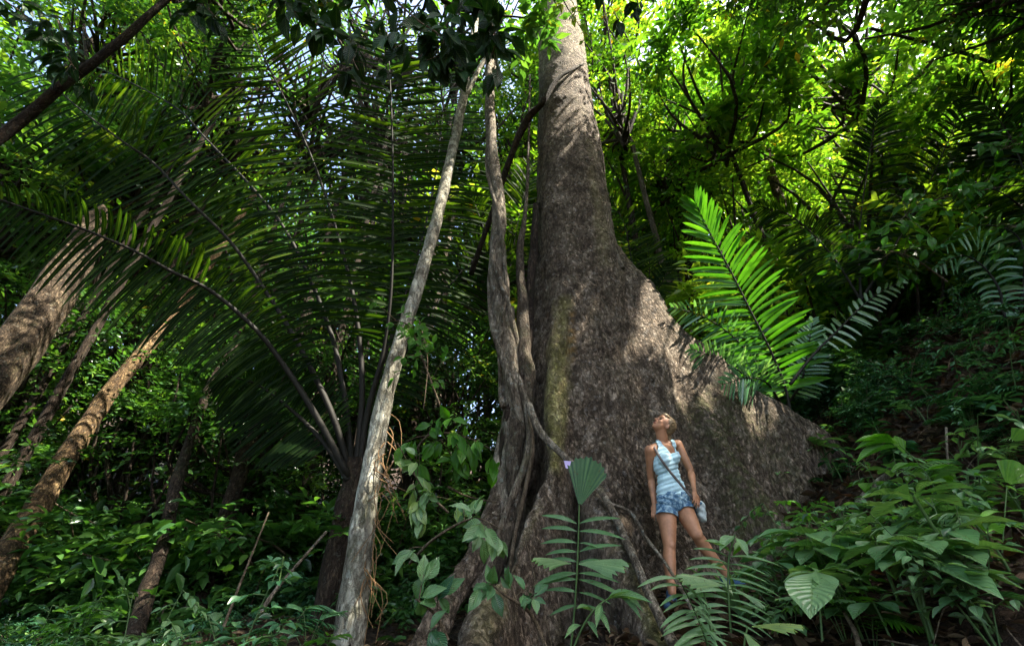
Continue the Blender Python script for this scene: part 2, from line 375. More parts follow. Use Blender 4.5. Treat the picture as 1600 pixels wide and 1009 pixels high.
def forest_tree(x, y, zc, sc=1.0, sun_painted=False, rot=None, crown=None, trunk=True, tag_group='forest', nc=1, stretch=1.0, rt=.55, off=(0, 0)):
    """trunk from the ground up to a leafy crown centred at height zc"""
    x, y = x - off[0], y - off[1]
    gz = float(ground_z(x, y)); r = root('forest_tree', (x, y, gz), 0)
    ti = rng.integers(0, 3); h = zc - gz
    if trunk:
        if off == (0, 0): tm = trunks[ti]; zs = max(h, .5) / 10
        else: tm = bent_trunk(off, h); zs = 1
        t = link('trunk', tm, r); t.scale = (rt * (.7 + .5 * rng.random()),) * 2 + (zs,) if off == (0, 0) else (1, 1, 1)
    for k in range(nc):
        me, lb, rad = (crowns_sun_painted if sun_painted else crowns)[crown if crown is not None else rng.integers(0, 3 if sun_painted else 4)]
        c = link('crown', me, r); c.location = (off[0] + rng.normal(0, .2), off[1] + rng.normal(0, .2), h + k * 3.2 * sc); c.scale = (sc, sc, sc * stretch)
        c.rotation_euler = (0, 0, rng.uniform(0, 6.28) if rot is None else rot)
        l = link('limbs', lb, c)
        forest_list.append((r, tag_group)) if k == 0 else None
    return r

# right side: sunlit thicket behind and right of the giant tree
for x, y, z, s in [(3.2, 9.0, 4.0, .9), (5.2, 9.5, 7.5, 1.1), (2.8, 9.5, 9.5, 1.1), (5.5, 7.6, 11, 1.0), (8.0, 8.5, 8.5, 1.15), (8.6, 7.2, 12.0, 1.1),
                   (7.0, 8.2, 4.8, 1.0), (10.5, 8.8, 6.5, 1.1), (10.8, 8.5, 11.5, 1.2), (3.4, 8.0, 13.0, 1.0), (6.5, 11, 14, 1.3), (12.5, 7.5, 9.5, 1.2), (10.2, 6.4, 8.6, .8), (3.0, 8.8, 16.5, 1.0), (4.6, 9.5, 12.5, 1.1)]:
    forest_tree(x, y, z, s, sun_painted=True, tag_group='right')
# behind the palm: greener, a little farther
for x, y, z, s in [(-1.0, 10.0, 3.5, .9), (-.6, 11, 8.5, 1.2), (-3.4, 10.5, 6, 1.1), (-3.0, 10, 11.5, 1.25), (-6.0, 10.5, 8.5, 1.2), (-6.2, 9.5, 13.0, 1.2),
                   (-8.8, 9.5, 6.5, 1.1), (-9.5, 9.0, 11.0, 1.2), (-12, 9.5, 8.5, 1.3), (-11.5, 8.0, 13.5, 1.2), (-5.8, 11, 3.2, 1.0), (-9.4, 10.8, 3.0, 1.0),
                   (-13.5, 10, 4.0, 1.2), (0.3, 9.5, 13.5, 1.2), (-3.6, 8.2, 15, 1.1), (1.0, 12, 5.5, 1.1), (-8.5, 7.6, 15.0, 1.1), (-2.0, 8.8, 16.5, 1.2), (-5.0, 9.2, 18, 1.3), (1.2, 8.6, 17.5, 1.1)]:
    forest_tree(x, y, z, s, tag_group='left', sun_painted=(z > 6))  # higher crowns take the leaf colour with painted sunlight
for x, y, z, s in [(-10.0, 8.4, 9.5, .9), (-8.2, 8.6, 12.0, 1.0), (-6.2, 9.0, 15.0, 1.1), (-3.9, 9.0, 12.6, 1.0), (-1.6, 9.2, 13.2, 1.0), (-13.0, 8.0, 11.5, 1.2), (-15.0, 8.5, 8.5, 1.2), (-12.0, 7.0, 15.0, 1.1), (-7.5, 7.0, 12.5, 1.0), (-10.8, 7.2, 8.0, 1.0), (-12.5, 8, 5.5, 1.0), (-9.5, 8.2, 4.2, .8)]:
    forest_tree(x, y, z, s, tag_group='corner', off=(0, 0))
for x, y, z, s in [(-2.6, 8.6, 1.6, .8), (-4.6, 8.0, 2.6, .8), (-6.6, 8.6, 1.9, .9), (-8.6, 8.4, 1.4, .9), (-5.2, 9.6, 4.6, .9), (-7.8, 9.2, 4.2, .9), (-1.4, 8.8, 3.6, .7), (-3.2, 9.4, 4.4, .8), (-10.5, 8.4, 2.8, .9), (-0.9, 9.0, 1.4, .7)]:
    forest_tree(x, y, z, s, tag_group='thicket', crown=3)
# second and third rows
for i in range(15):
    x = -20 + i * 2.9 + rng.normal(0, .5); y = 14.5 + rng.normal(0, 1.2)
    forest_tree(x, y, 6.5 + 3 * (i % 3) + float(ground_z(x, y)) * .5, 1.45, sun_painted=(x > 3), tag_group='second', nc=1 + (i % 2), stretch=1.15)
for i in range(13):
    x = -27 + i * 4.4 + rng.normal(0, .6); y = 20.5 + rng.normal(0, 1.5)
    if x < 2 and i % 2: continue
    forest_tree(x, y, 11 + 5 * (i % 2) + float(ground_z(x, y)) * .5, 1.9, sun_painted=(x > 6), tag_group='third', nc=2, stretch=1.1, rt=2)
# unseen canopy added overhead to shade the slope, the woman and the giant's foot
for x, y, z, s in [(1.8, 1.0, 9.6, 1.0), (4.6, 2.4, 9.6, 1.0), (6.6, .2, 9.2, 1.0), (8.5, 2.2, 10.4, 1.0), 
                   (-1.6, 2.6, 9.8, 1.0), (10.5, 1.0, 8.6, 1.2), (12.5, 4.5, 7.5, 1.2), (6.2, 1.7, 10.8, .9), (6.7, 2.3, 8.3, .85), (5.2, 2.6, 10.4, .8), (8.4, 2.6, 9.6, .85), (7.6, 1.2, 9.0, .9), (-4.6, 3.0, 10.8, 1.0), (-5.5, -.5, 9.0, 1.2),  (-6, -6, 6.5, 1.5), (-10.5, 1, 8.5, 1.4), (15, 2.5, 8, 1.5), (10, -12, 6, 1.9), (-4, -13, 5, 1.9), (-14, 1.5, 5, 1.6), (-6.5, 2.0, 13.5, 1.4), (3.0, 2.2, 11.8, 1.1), (6.0, 1.5, 12, 1.1),  (13.5, -1, 8, 1.3)]:
    forest_tree(x, y, z, s, tag_group='canopy', off=(0, max(y + 4.5, 0)))

# far wood behind everything: one uncountable mass
def far_wood():
    mb = MB(); n = 46000
    a = rng.uniform(-1.25, 1.25, n); d = rng.uniform(24, 34, n)
    x = np.sin(a) * d * 1.25; y = np.cos(a) * d + 4; z = ground_z(x, y) * .6 + rng.uniform(-2, 26, n) ** 1.0
    keep = (noise_np(x * .22, z * .25) > rng.uniform(-.5, .35, n)) & ((x > 2) | (rng.random(n) < np.interp(z, [4, 12], [.8, .3])))
    x, y, z = x[keep], y[keep], z[keep]; n = len(x)
    leaves(mb, LEAF_FAR, np.stack([x, y, z], 1), rv(n) + [0, 0, -.4], rv(n, .6) + [0, -.3, 1], rng.uniform(.45, .9, n), np.clip(rng.normal(.45, .2, n), 0, 1), 1.4)
    o = mb.build('far_wood', M_forest); tag(o, 'mass of leaves of the far wood closing every gap between the nearer trees', kind='stuff')
def noise_np(x, y):
    return np.sin(x * 1.7 + 1.3 * np.sin(y * 1.1)) * .5 + np.sin(y * 2.3 + 1.7 * np.sin(x * .9 + 2)) * .5
far_wood()

# ------------------------------------------------------------------ the giant buttressed tree
def remeshed(name, mb, voxel, smooth_it=0):
    me = mb.mesh(name + '_raw', None); o = bpy.data.objects.new(name + '_raw', me); COL.objects.link(o)
    md = o.modifiers.new('r', 'REMESH'); md.mode = 'VOXEL'; md.voxel_size = voxel; md.use_smooth_shade = True
    if smooth_it:
        sm = o.modifiers.new('s', 'SMOOTH'); sm.iterations = smooth_it; sm.factor = .5
    dg = bpy.context.evaluated_depsgraph_get(); dg.update()
    ev = o.evaluated_get(dg).to_mesh()
    n = len(ev.vertices); v = np.empty(n * 3, np.float32); ev.vertices.foreach_get('co', v)
    nn = np.empty(n * 3, np.float32); ev.vertices.foreach_get('normal', nn)
    quads = []; tris = []
    k = len(ev.polygons); ls = np.empty(k, np.int32); lt = np.empty(k, np.int32); ev.polygons.foreach_get('loop_start', ls); ev.polygons.foreach_get('loop_total', lt)
    li = np.empty(len(ev.loops), np.int32); ev.loops.foreach_get('vertex_index', li)
    q = li[(ls[lt == 4][:, None] + np.arange(4))] if (lt == 4).any() else np.zeros((0, 4), int)
    t = li[(ls[lt == 3][:, None] + np.arange(3))] if (lt == 3).any() else np.zeros((0, 3), int)
    bpy.data.objects.remove(o); bpy.data.meshes.remove(me)
    return v.reshape(-1, 3).astype(float), nn.reshape(-1, 3).astype(float), q, t
def fin(mb, plan, top, zb, thick_top, thick_bot, n=26, belly=1.6):
    """a buttress: a wall along plan (x, y), falling top heights, widening downward"""
    plan = catmull(np.array(plan, float), n); top = np.interp(np.linspace(0, 1, n), np.linspace(0, 1, len(top)), top)
    tt = np.interp(np.linspace(0, 1, n), np.linspace(0, 1, len(thick_top)), thick_top); tb = np.interp(np.linspace(0, 1, n), np.linspace(0, 1, len(thick_bot)), thick_bot)
    tg = nrm(np.gradient(plan, axis=0)); nm = np.stack([-tg[:, 1], tg[:, 0]], 1)
    hs = np.linspace(0, 1, 14); ring = []
    for s_ in (1, -1):
        for h in (hs if s_ == 1 else hs[::-1]):
            wd = tt + (tb - tt) * (1 - h) ** belly
            z = zb + (top - zb) * h
            ring.append(np.concatenate([plan + nm * (wd * s_ * (1 if h < 1 else .5))[:, None], z[:, None]], 1))
    v = np.stack(ring, 1); m = v.shape[1]; idx = np.arange(n * m).reshape(n, m); nx = np.roll(idx, -1, 1)
    q = np.stack([idx[:-1], nx[:-1], nx[1:], idx[1:]], -1).reshape(-1, 4)
    V = v.reshape(-1, 3); a = len(V); V = np.vstack([V, v[0].mean(0), v[-1].mean(0)])
    tr = [[a, idx[0, (j + 1) % m], idx[0, j]] for j in range(m)] + [[a + 1, idx[-1, j], idx[-1, (j + 1) % m]] for j in range(m)]
    mb.add(V, q, tr)
def giant():
    mb = MB()
    tube(mb, [[.98, 5.75, -1.6], [.98, 5.7, 0], [.98, 5.62, 2], [.99, 5.6, 4.6], [1.07, 5.6, 8], [1.13, 5.6, 12.5], [1.3, 5.9, 24]],
         [1.05, .93, .80, .645, .56, .47, .33], 40, 90, rough=.025)
    # great buttress to the right
    pl = [(1.1, 5.55), (1.6, 5.5), (2.2, 5.5), (2.7, 5.5), (3.3, 5.6), (4.1, 5.8), (5.2, 6.2)]
    fin(mb, pl, [5.3, 4.75, 3.4, 2.78, 2.16, 1.75, 1.3], -1.2, [.34, .22, .17, .14, .12, .1, .1], [1.15, 1.05, .78, .62, .5, .4, .25], 34, 1.7)
    # lobe running down beside the woman
    fin(mb, [(2.2, 5.4), (2.45, 4.9), (2.65, 4.4)], [2.6, 1.35, .15], -1.2, [.12, .12, .1], [.5, .45, .35], 14, 1.3)
    # ridge towards the camera, splitting in two roots
    q = [P(868, 470, 5.05), P(866, 600, 4.85), P(866, 700, 4.6), P(845, 775, 4.35), P(803, 870, 4.0), P(742, 1000, 3.45), P(690, 1100, 3.0)]
    fin(mb, [(p[0], p[1]) for p in q], [p[2] for p in q], -1.6, [.08, .075, .075, .08, .085, .09, .09], [.55, .42, .26, .2, .19, .17, .15], 34, 1.5)
    q = [P(905, 690, 5.0), P(925, 775, 4.42), P(962, 845, 4.1), P(1000, 930, 3.8), P(1040, 1009, 3.5), P(1075, 1080, 3.2)]
    fin(mb, [(p[0], p[1]) for p in q], [p[2] for p in q], -1.3, [.06, .06, .065, .065, .065, .06], [.3, .2, .15, .13, .12, .1], 30, 1.4)
    # left root under the lianas
    q = [P(850, 690, 5.6), P(800, 760, 5.1), P(765, 830, 4.85), P(722, 905, 4.55), P(655, 1010, 4.15), P(600, 1090, 3.8)]
    tube(mb, [p for p in q], [.2, .16, .125, .12, .11, .1], 14, 40, rough=.06)
    # buttresses away from the camera
    fin(mb, [(.9, 5.8), (.2, 6.6), (-.8, 7.6)], [4.5, 2.2, .3], -1.2, [.2, .15, .1], [.5, .4, .3], 20)
    fin(mb, [(1.2, 5.8), (1.6, 7), (2.4, 8.5)], [4.5, 2.6, .9], -1.2, [.2, .15, .1], [.5, .4, .3], 20)
    v, nn, q, t = remeshed('giant', mb, .034, 3)
    keep = None
    nd = np.empty(len(v)); m1 = np.empty(len(v)); near = v[:, 2] < 14
    for i in range(len(v)):
        if v[i, 1] > 6.3: nd[i] = 0; m1[i] = 0; continue
        a = noise.noise(Vector((v[i, 0] * 2.1, v[i, 1] * 2.1, v[i, 2] * .8))); b = noise.noise(Vector((v[i, 0] * 9, v[i, 1] * 9, v[i, 2] * 4.5)))
        c = noise.noise(Vector((v[i, 0] * 26, v[i, 1] * 26, v[i, 2] * 15)))
        nd[i] = noise.noise(Vector((v[i, 0] * 1.9 + 7, v[i, 1] * 1.9, v[i, 2] * .4))) * .13 + a * .05 + abs(b) * .028 + c * .012; m1[i] = a + .4 * b
    low = np.clip(1.3 - v[:, 2] / 9, .3, 1)
    v = v + nn * (nd * low)[:, None]
    # where the yellow lichen streak, the rusty patch and the moss grow on this bark
    def streak(pts, wd):
        best = np.full(len(v), 9.0)
        for a, b in zip(pts[:-1], pts[1:]):
            ab = b - a; tt_ = np.clip(((v - a) @ ab) / (ab @ ab), 0, 1); best = np.minimum(best, np.linalg.norm(v - (a + tt_[:, None] * ab), axis=1))
        return np.clip(1.6 - best / wd + m1 * 1.2, 0, 1)
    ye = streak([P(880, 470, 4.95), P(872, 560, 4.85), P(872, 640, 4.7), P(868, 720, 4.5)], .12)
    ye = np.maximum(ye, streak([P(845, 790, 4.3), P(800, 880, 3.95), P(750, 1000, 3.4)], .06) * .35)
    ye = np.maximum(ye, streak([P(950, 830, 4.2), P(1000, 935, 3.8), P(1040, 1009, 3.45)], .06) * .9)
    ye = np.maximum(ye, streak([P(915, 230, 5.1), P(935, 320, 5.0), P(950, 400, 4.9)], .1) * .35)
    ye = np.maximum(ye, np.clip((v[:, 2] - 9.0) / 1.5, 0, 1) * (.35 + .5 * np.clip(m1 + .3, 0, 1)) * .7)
    ru = streak([P(893, 490, 4.95), P(892, 560, 4.85)], .05)
    mo = streak([P(1110, 640, 5.0), P(1150, 700, 4.8), P(1200, 790, 4.5)], .35) * .9
    mo = np.maximum(mo, streak([P(1200, 660, 5.2), P(1280, 740, 5.0)], .3) * .6)
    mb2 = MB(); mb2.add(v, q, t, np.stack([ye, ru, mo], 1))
    r = root('giant_tree', (0, 0, 0), 0, 'giant rainforest tree with grey-brown bark and a huge buttress the woman leans on', 'tree')
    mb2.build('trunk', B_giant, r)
    c = link('crown', crowns[0][0], r); c.location = (1.4, 6.6, 25); c.scale = (1.7, 1.7, 1.3)
    l = link('limbs', crowns[0][1], c)
    return v
GV = giant()

# ------------------------------------------------------------------ lianas and slim trunks
def px_tube(name, mat, pts, rad, label=None, cat=None, seg=12, n=None, rough=.08, group=None, seed=0, parent=None, flute=0, twist=0):
    mb = MB(); p = [P(*a) for a in pts]
    tube(mb, p, rad, seg, n or len(p) * 7, rough=rough, seed=seed, flute=flute, twist=twist)
    o = mb.build(name, mat, parent)
    if label: tag(o, label, cat, group)
    return o
# the pale twisted liana tree left of the giant
r = root('liana_tree', tuple(P(785, 900, 5.1)), 0, 'slim pale trunk with twisted lianas wound round it, close left of the giant tree', 'tree')
lo = Vector(r.location)
def local(o, rt):
    o.parent = rt; o.location = -Vector(rt.location); return o
local(px_tube('trunk', B_liana, [(770, -60, 5.0), (766, 60, 5.0), (765, 150, 5.0), (770, 250, 5.0), (780, 330, 5.0), (775, 420, 5.0), (784, 500, 5.0), (800, 590, 5.0), (803, 660, 5.0), (797, 740, 5.0), (775, 830, 4.9), (745, 930, 4.7)],
      [.07, .08, .085, .10, .105, .105, .11, .12, .13, .14, .15, .15], rough=.10, seed=2), r)
def wind(px0, Y, a0, a1, ph, rr, rad, n=26, amp=0):
    pts = []
    for i in range(n):
        t = i / (n - 1); py = a0 + (a1 - a0) * t
        x = np.interp(py, [60, 150, 250, 330, 420, 500, 590, 660, 740], [766, 765, 770, 780, 775, 784, 800, 803, 797])
        c = P(x, py, Y); an = ph + t * rr * 6.283; k = np.interp(py, [0, 740], [.09, .15])
        pts.append(c + np.array([math.cos(an) * k, math.sin(an) * k, 0]))
    return pts
for ph, rr, rad, a0, a1, sd in ((0, 1.6, .032, 90, 640, 1), (2.5, -1.2, .024, 280, 700, 4), (4.2, .9, .05, 400, 740, 7), (1.2, .8, .045, 330, 740, 9)):
    mb = MB(); tube(mb, wind(0, 5.0, a0, a1, ph, rr, rad), [rad * .7, rad, rad * 1.1], 8, 60, rough=.12, seed=sd)
    local(mb.build('winding_stem', B_liana), r)
r = root('strangler_vine', tuple(P(815, 700, 5.0)), 0, 'knotted grey strangler vines pressed against the dark left flank of the giant tree', 'vine')
for k, (pts, rad, mt) in enumerate([
    ([(828, 120, 5.35), (826, 230, 5.3), (822, 320, 5.2), (812, 400, 5.15), (817, 470, 5.1), (818, 540, 5.05), (824, 600, 5.0), (812, 660, 4.95), (802, 720, 4.9), (808, 790, 4.8), (780, 870, 4.7), (750, 950, 4.5)], [.02, .025, .03, .055, .075, .09, .1, .12, .1, .09, .08, .07], B_vine),
    ([(838, 320, 5.35), (836, 360, 5.3), (833, 400, 5.3), (828, 450, 5.2), (828, 520, 5.15), (815, 580, 5.0), (800, 640, 4.95), (790, 690, 5.0), (785, 780, 5.0), (790, 850, 4.9)], [.05, .06, .06, .06, .05, .06, .07, .08, .08, .08], B_dark),
    ([(800, 480, 5.2), (804, 540, 5.1), (812, 590, 4.95), (824, 640, 4.85), (828, 690, 4.8), (815, 740, 4.75), (790, 800, 4.7), (765, 880, 4.6), (740, 960, 4.4)], [.03, .035, .04, .045, .04, .035, .03, .03, .03], B_liana),
    ([(826, 640, 4.8), (832, 700, 4.75), (822, 760, 4.7), (806, 830, 4.6), (795, 900, 4.4)], [.02, .025, .02, .02, .018], B_twig)]):
    local(px_tube('vine_stem', mt, pts, rad, rough=.14, seed=k * 3 + 1, seg=12), r)
px_tube('crossing_vine', B_liana, [(826, 632, 4.6), (845, 675, 4.45), (880, 712, 4.35), (925, 750, 4.3), (955, 795, 4.1), (985, 860, 3.85), (1015, 930, 3.6), (1060, 1020, 3.3), (1090, 1080, 3.1)],
        [.04, .036, .03, .03, .03, .032, .034, .034, .03], 'grey liana crossing the foot of the giant tree past the lavender tag to the ground', 'vine', rough=.1, seed=5)
px_tube('thin_vine', B_liana, [(948, 785, 4.12), (985, 800, 4.1), (1010, 840, 4.0), (1040, 880, 3.9), (1075, 940, 3.7), (1100, 1000, 3.5)], [.013, .014, .013, .012, .012, .01],
        'thin grey vine forking off the crossing liana in front of the woman', 'vine', seg=7, rough=.05)
px_tube('slack_vine', B_dark, [(912, 100, 5.2), (895, 108, 5.02), (870, 125, 4.98), (848, 160, 5.1), (822, 190, 5.3), (800, 240, 5.5), (770, 330, 6.0), (735, 430, 6.6)], [.02, .03, .04, .06, .07, .06, .05, .05],
        'dark vine looping over the upper trunk of the giant tree', 'vine', rough=.12)
px_tube('hanging_vine', B_liana, [(935, 260, 5.25), (948, 330, 5.2), (955, 380, 5.15), (972, 420, 5.2)], [.03, .04, .05, .04], 'short grey vine stem clinging to the right edge of the giant trunk', 'vine', rough=.15)
# pale leaning tree
r = root('pale_tree', tuple(P(550, 1010, 4.9)), 0, 'slender pale tree with lichen bark leaning right in front of the palm', 'tree')
local(px_tube('trunk', B_pale, [(528, 1100, 4.85), (545, 1000, 4.9), (562, 860, 4.95), (580, 740, 5.0), (602, 620, 5.0), (630, 520, 5.05), (655, 440, 5.1), (683, 340, 5.1), (706, 240, 5.2), (728, 130, 5.3), (742, 40, 5.4), (760, -100, 5.6)],
      [.19, .145, .128, .11, .098, .09, .088, .085, .085, .08, .075, .07], rough=.06, seg=18, n=80), r)
local(px_tube('limb', B_pale, [(728, 150, 5.3), (760, 90, 5.2), (800, 60, 5.3), (830, 20, 5.5)], [.05, .04, .035, .03], seg=8), r)
c = link('crown', crowns[1][0], r); c.location = Vector(P(755, -60, 6.2)) - Vector(r.location) + Vector((0, .6, 1.5)); c.scale = (.8, .8, .8)
# left hand trunks
r = root('old_tree', tuple(P(-60, 700, 6.0)), 0, 'thick pale old trunk with fluted twisted bark at the left edge', 'tree')
local(px_tube('trunk', B_old, [(-150, 740, 5.6), (-30, 610, 6.0), (50, 510, 6.3), (110, 420, 6.6), (135, 375, 6.8), (150, 345, 6.9), (160, 325, 7.0)], [.36, .31, .28, .26, .22, .17, .08], rough=.05, flute=.16, twist=.5, seg=28, n=90), r)
r = root('amber_tree', tuple(P(-20, 930, 6.0)), 0, 'leaning brown trunk with amber sunlit bands at left', 'tree')
local(px_tube('trunk', B_warm, [(-60, 1000, 5.8), (0, 885, 6.1), (60, 790, 6.5), (120, 690, 6.8), (170, 615, 7.1), (215, 560, 7.4), (265, 500, 7.7), (330, 410, 8.2), (400, 300, 8.8)], [.18, .16, .145, .135, .125, .12, .11, .09, .07], rough=.07, seg=16, n=60), r)
for nm, lab, mt, pts, rad in (
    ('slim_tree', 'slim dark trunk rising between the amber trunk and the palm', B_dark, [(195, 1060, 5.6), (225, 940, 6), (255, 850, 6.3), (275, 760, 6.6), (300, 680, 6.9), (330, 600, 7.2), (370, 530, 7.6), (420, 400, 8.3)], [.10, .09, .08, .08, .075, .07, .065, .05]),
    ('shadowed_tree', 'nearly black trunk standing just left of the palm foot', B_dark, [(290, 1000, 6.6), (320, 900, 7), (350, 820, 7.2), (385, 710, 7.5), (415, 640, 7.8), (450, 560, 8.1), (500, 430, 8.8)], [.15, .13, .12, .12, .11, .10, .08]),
    ('grey_tree', 'pale grey trunk behind the old fluted trunk at the left edge', B_pale, [(-80, 760, 8), (0, 640, 8.4), (60, 560, 8.8), (110, 480, 9.2), (170, 390, 9.7)], [.2, .19, .18, .17, .15]),
    ('thin_tree', 'thin dim trunk in the thicket between palm and liana tree', B_liana, [(655, 620, 8), (672, 520, 8.2), (692, 420, 8.6), (712, 320, 9.0)], [.06, .06, .055, .05]),
    ('spotted_tree', 'slim dim trunk seen through the leaves above the bright palm frond', B_warm, [(1225, 330, 8.4), (1205, 270, 8.8), (1190, 200, 9.3), (1170, 120, 9.9)], [.12, .11, .1, .09])):
    r = root(nm, tuple(P(*pts[0])), 0, lab, 'tree'); local(px_tube('trunk', mt, pts, rad, rough=.1), r)
px_tube('dark_branch', B_dark, [(-60, 250, 3.3), (20, 200, 3.3), (90, 140, 3.2), (150, 95, 3.1), (205, 50, 3.0), (260, 0, 2.9), (330, -60, 2.8)], [.07, .062, .055, .05, .045, .04, .04], 'thick dark branch slanting across the upper left corner', 'branch')
px_tube('bare_pole', B_dark, [(1360, 45, 4.6), (1440, 65, 4.6), (1500, 82, 4.6), (1550, 98, 4.6)], [.028, .03, .03, .032], 'straight bare dead branch hanging under the canopy at upper right', 'branch', seg=8)
px_tube('forked_branch', B_warm, [(1085, -40, 6), (1060, 10, 6), (1085, 30, 6.2), (1096, 55, 6.2), (1110, 90, 6.4)], [.05, .05, .045, .04, .03], 'forked brown branch among sunlit leaves right of the giant trunk top', 'branch', seg=8)
tg_ = MB(); a, b, c_, d_ = P(881, 719, 4.28), P(909, 722, 4.28), P(910, 734, 4.27), P(884, 731, 4.27)
off_ = np.array([0, .006, 0]); tg_.add([a, b, c_, d_, a + off_, b + off_, c_ + off_, d_ + off_], [[0, 3, 2, 1], [4, 5, 6, 7], [0, 1, 5, 4], [1, 2, 6, 5], [2, 3, 7, 6], [3, 0, 4, 7]])
tag(tg_.build('paper_tag', plain('lavender_paper', (.62, .5, .85), .6, .05), smooth=False), 'small blank lavender tag fixed to the crossing liana', 'tag')

# ------------------------------------------------------------------ palms
def frond(rt, pts, nl, Lmax, wmax, mat, mat_r, rad=(.045, .008), s0=.12, droop=.3, ang=(1.25, .5), lprof=None, hint=None, tone=.4, jit=.06, fresh=None, name='frond', fan=False, seed=None):
    """one pinnate frond along pts: rachis with its leaflets as a sub-part"""
    c = catmull(np.asarray(pts, float), 60)
    mr = MB(); tube(mr, pts, [rad[0], (rad[0] + rad[1]) * .4, rad[1]], 7, 50, rough=.03)
    fo = mr.build(name, mat_r); local(fo, rt) if rt else None
    seglen = np.concatenate([[0], np.cumsum(np.linalg.norm(np.diff(c, axis=0), axis=1))]); tot = seglen[-1]
    s = np.linspace(s0, .995, nl); ss = np.repeat(s, 2) + rng.normal(0, .12 / nl, nl * 2); side = np.tile([1, -1], nl)
    pos = np.stack([np.interp(ss * tot, seglen, c[:, k]) for k in range(3)], 1)
    tgc = nrm(np.gradient(c, axis=0)); tg = nrm(np.stack([np.interp(ss * tot, seglen, tgc[:, k]) for k in range(3)], 1))
    vw = nrm(-pos) if hint is None else np.broadcast_to(np.array(hint, float), pos.shape)
    lat = nrm(np.cross(tg, vw)) * side[:, None]; nv = nrm(np.cross(lat, tg)) * side[:, None]
    u = (ss - s0) / (1 - s0)
    an = ang[0] + (ang[1] - ang[0]) * u ** 1.5
    d = nrm(lat * np.sin(an)[:, None] + tg * np.cos(an)[:, None] + nv * .10 + rv(len(ss), jit))
    prof = np.interp(u, [0, .12, .45, .8, 1], lprof or [.45, .85, 1.0, .75, .3]) * Lmax * rng.uniform(.92, 1.06, len(ss))
    m = 8; t = np.linspace(0, 1, m); wp = np.interp(t, [0, .08, .35, .8, .95, 1], [.25, .8, 1, .8, .35, .05]) * wmax
    dr = droop * rng.uniform(.7, 1.3, len(ss))
    cen = pos[:, None] + d[:, None] * (prof[:, None, None] * t[None, :, None]) + np.array([0, 0, -1.]) * (dr[:, None] * prof[:, None] * t[None] ** 2)[..., None]
    tl = nrm(np.gradient(cen, axis=1)); nn_ = nrm(nv + rv(len(ss), .25)); wd = nrm(np.cross(tl, nn_[:, None])); up = nrm(np.cross(wd, tl))
    V = np.stack([cen - wd * wp[None, :, None] + up * wp[None, :, None] * .35, cen, cen + wd * wp[None, :, None] + up * wp[None, :, None] * .35], 2).reshape(-1, 3)
    k = len(ss); base = (np.arange(k) * m * 3)[:, None, None]
    q = []
    for i in range(m - 1):
        for j in (0, 1): a = i * 3 + j; q.append([a, a + 1, a + 4, a + 3])
    q = (np.array(q)[None] + base).reshape(-1, 4)
    tn = np.clip(tone + rng.normal(0, .15, k), 0, 1)
    at = np.stack([np.tile([0, .5, 1], k * m), np.tile(np.repeat(t, 3), k), np.repeat(tn, m * 3)], 1)
    ml = MB(); ml.add(V, q, None, at); lf = ml.build('leaflets', mat); lf.parent = fo
    return fo
def palm(name, base, label, group=None):
    return root(name, tuple(base), 0, label, 'palm', group)
bp_ = P(552, 745, 6.4)
pr = palm('giant_palm', bp_, 'huge dark palm whose feathery fronds fan out over the left half')
fr = [  # (points, leaflet length)
    ([(560, 740, 6.4), (575, 640, 6.3), (600, 545, 6.1), (612, 440, 5.8), (614, 300, 5.4), (612, 180, 5.0), (604, 30, 4.5)], 1.15, 1.0),
    ([(556, 740, 6.4), (566, 600, 6.3), (555, 480, 6.1), (533, 385, 5.9), (498, 275, 5.6), (462, 190, 5.3), (405, 75, 4.9), (375, 0, 4.6)], 1.3, 1.0),
    ([(552, 740, 6.5), (535, 600, 6.4), (510, 500, 6.3), (455, 375, 6.2), (400, 300, 6.1), (320, 215, 6.0), (280, 172, 5.9), (210, 132, 5.8), (150, 105, 5.7)], 1.45, 1.0),
    ([(548, 745, 6.4), (520, 650, 6.2), (470, 545, 6.0), (415, 455, 5.8), (360, 378, 5.5), (300, 318, 5.2), (240, 255, 5.0), (190, 220, 4.8), (118, 165, 4.6), (60, 110, 4.4)], 1.15, .9),
    ([(545, 745, 6.3), (500, 660, 6.1), (450, 580, 5.9), (400, 515, 5.6), (330, 455, 5.3), (270, 425, 5.0), (210, 392, 4.8), (140, 362, 4.6), (75, 338, 4.4), (-20, 305, 4.2)], .75, .8),
    ([(562, 745, 6.6), (572, 660, 6.7), (600, 560, 6.8), (640, 440, 6.8), (672, 320, 6.7), (690, 200, 6.6), (697, 90, 6.4)], 1.3, 1.0),
    ([(545, 750, 6.3), (505, 690, 6.3), (455, 640, 6.3), (400, 600, 6.2), (345, 585, 6.1)], .8, .8),
    ([(568, 745, 6.6), (590, 640, 6.9), (640, 540, 7.2), (700, 450, 7.4), (750, 400, 7.4), (800, 390, 7.3)], 1.0, 1.0)]
for k, (pts, L, w_) in enumerate(fr):
    p = [P(*a) for a in pts]
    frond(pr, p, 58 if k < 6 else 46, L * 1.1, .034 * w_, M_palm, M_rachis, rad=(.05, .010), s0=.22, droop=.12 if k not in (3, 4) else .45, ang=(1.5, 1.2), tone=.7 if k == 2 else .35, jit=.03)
mb = MB(); tube(mb, [bp_ + [-.1, .1, -2.2], bp_ + [0, 0, -.6], bp_ + [0, 0, .25]], [.2, .17, .12], 14, 20, rough=.12); local(mb.build('stem', B_dark), pr)

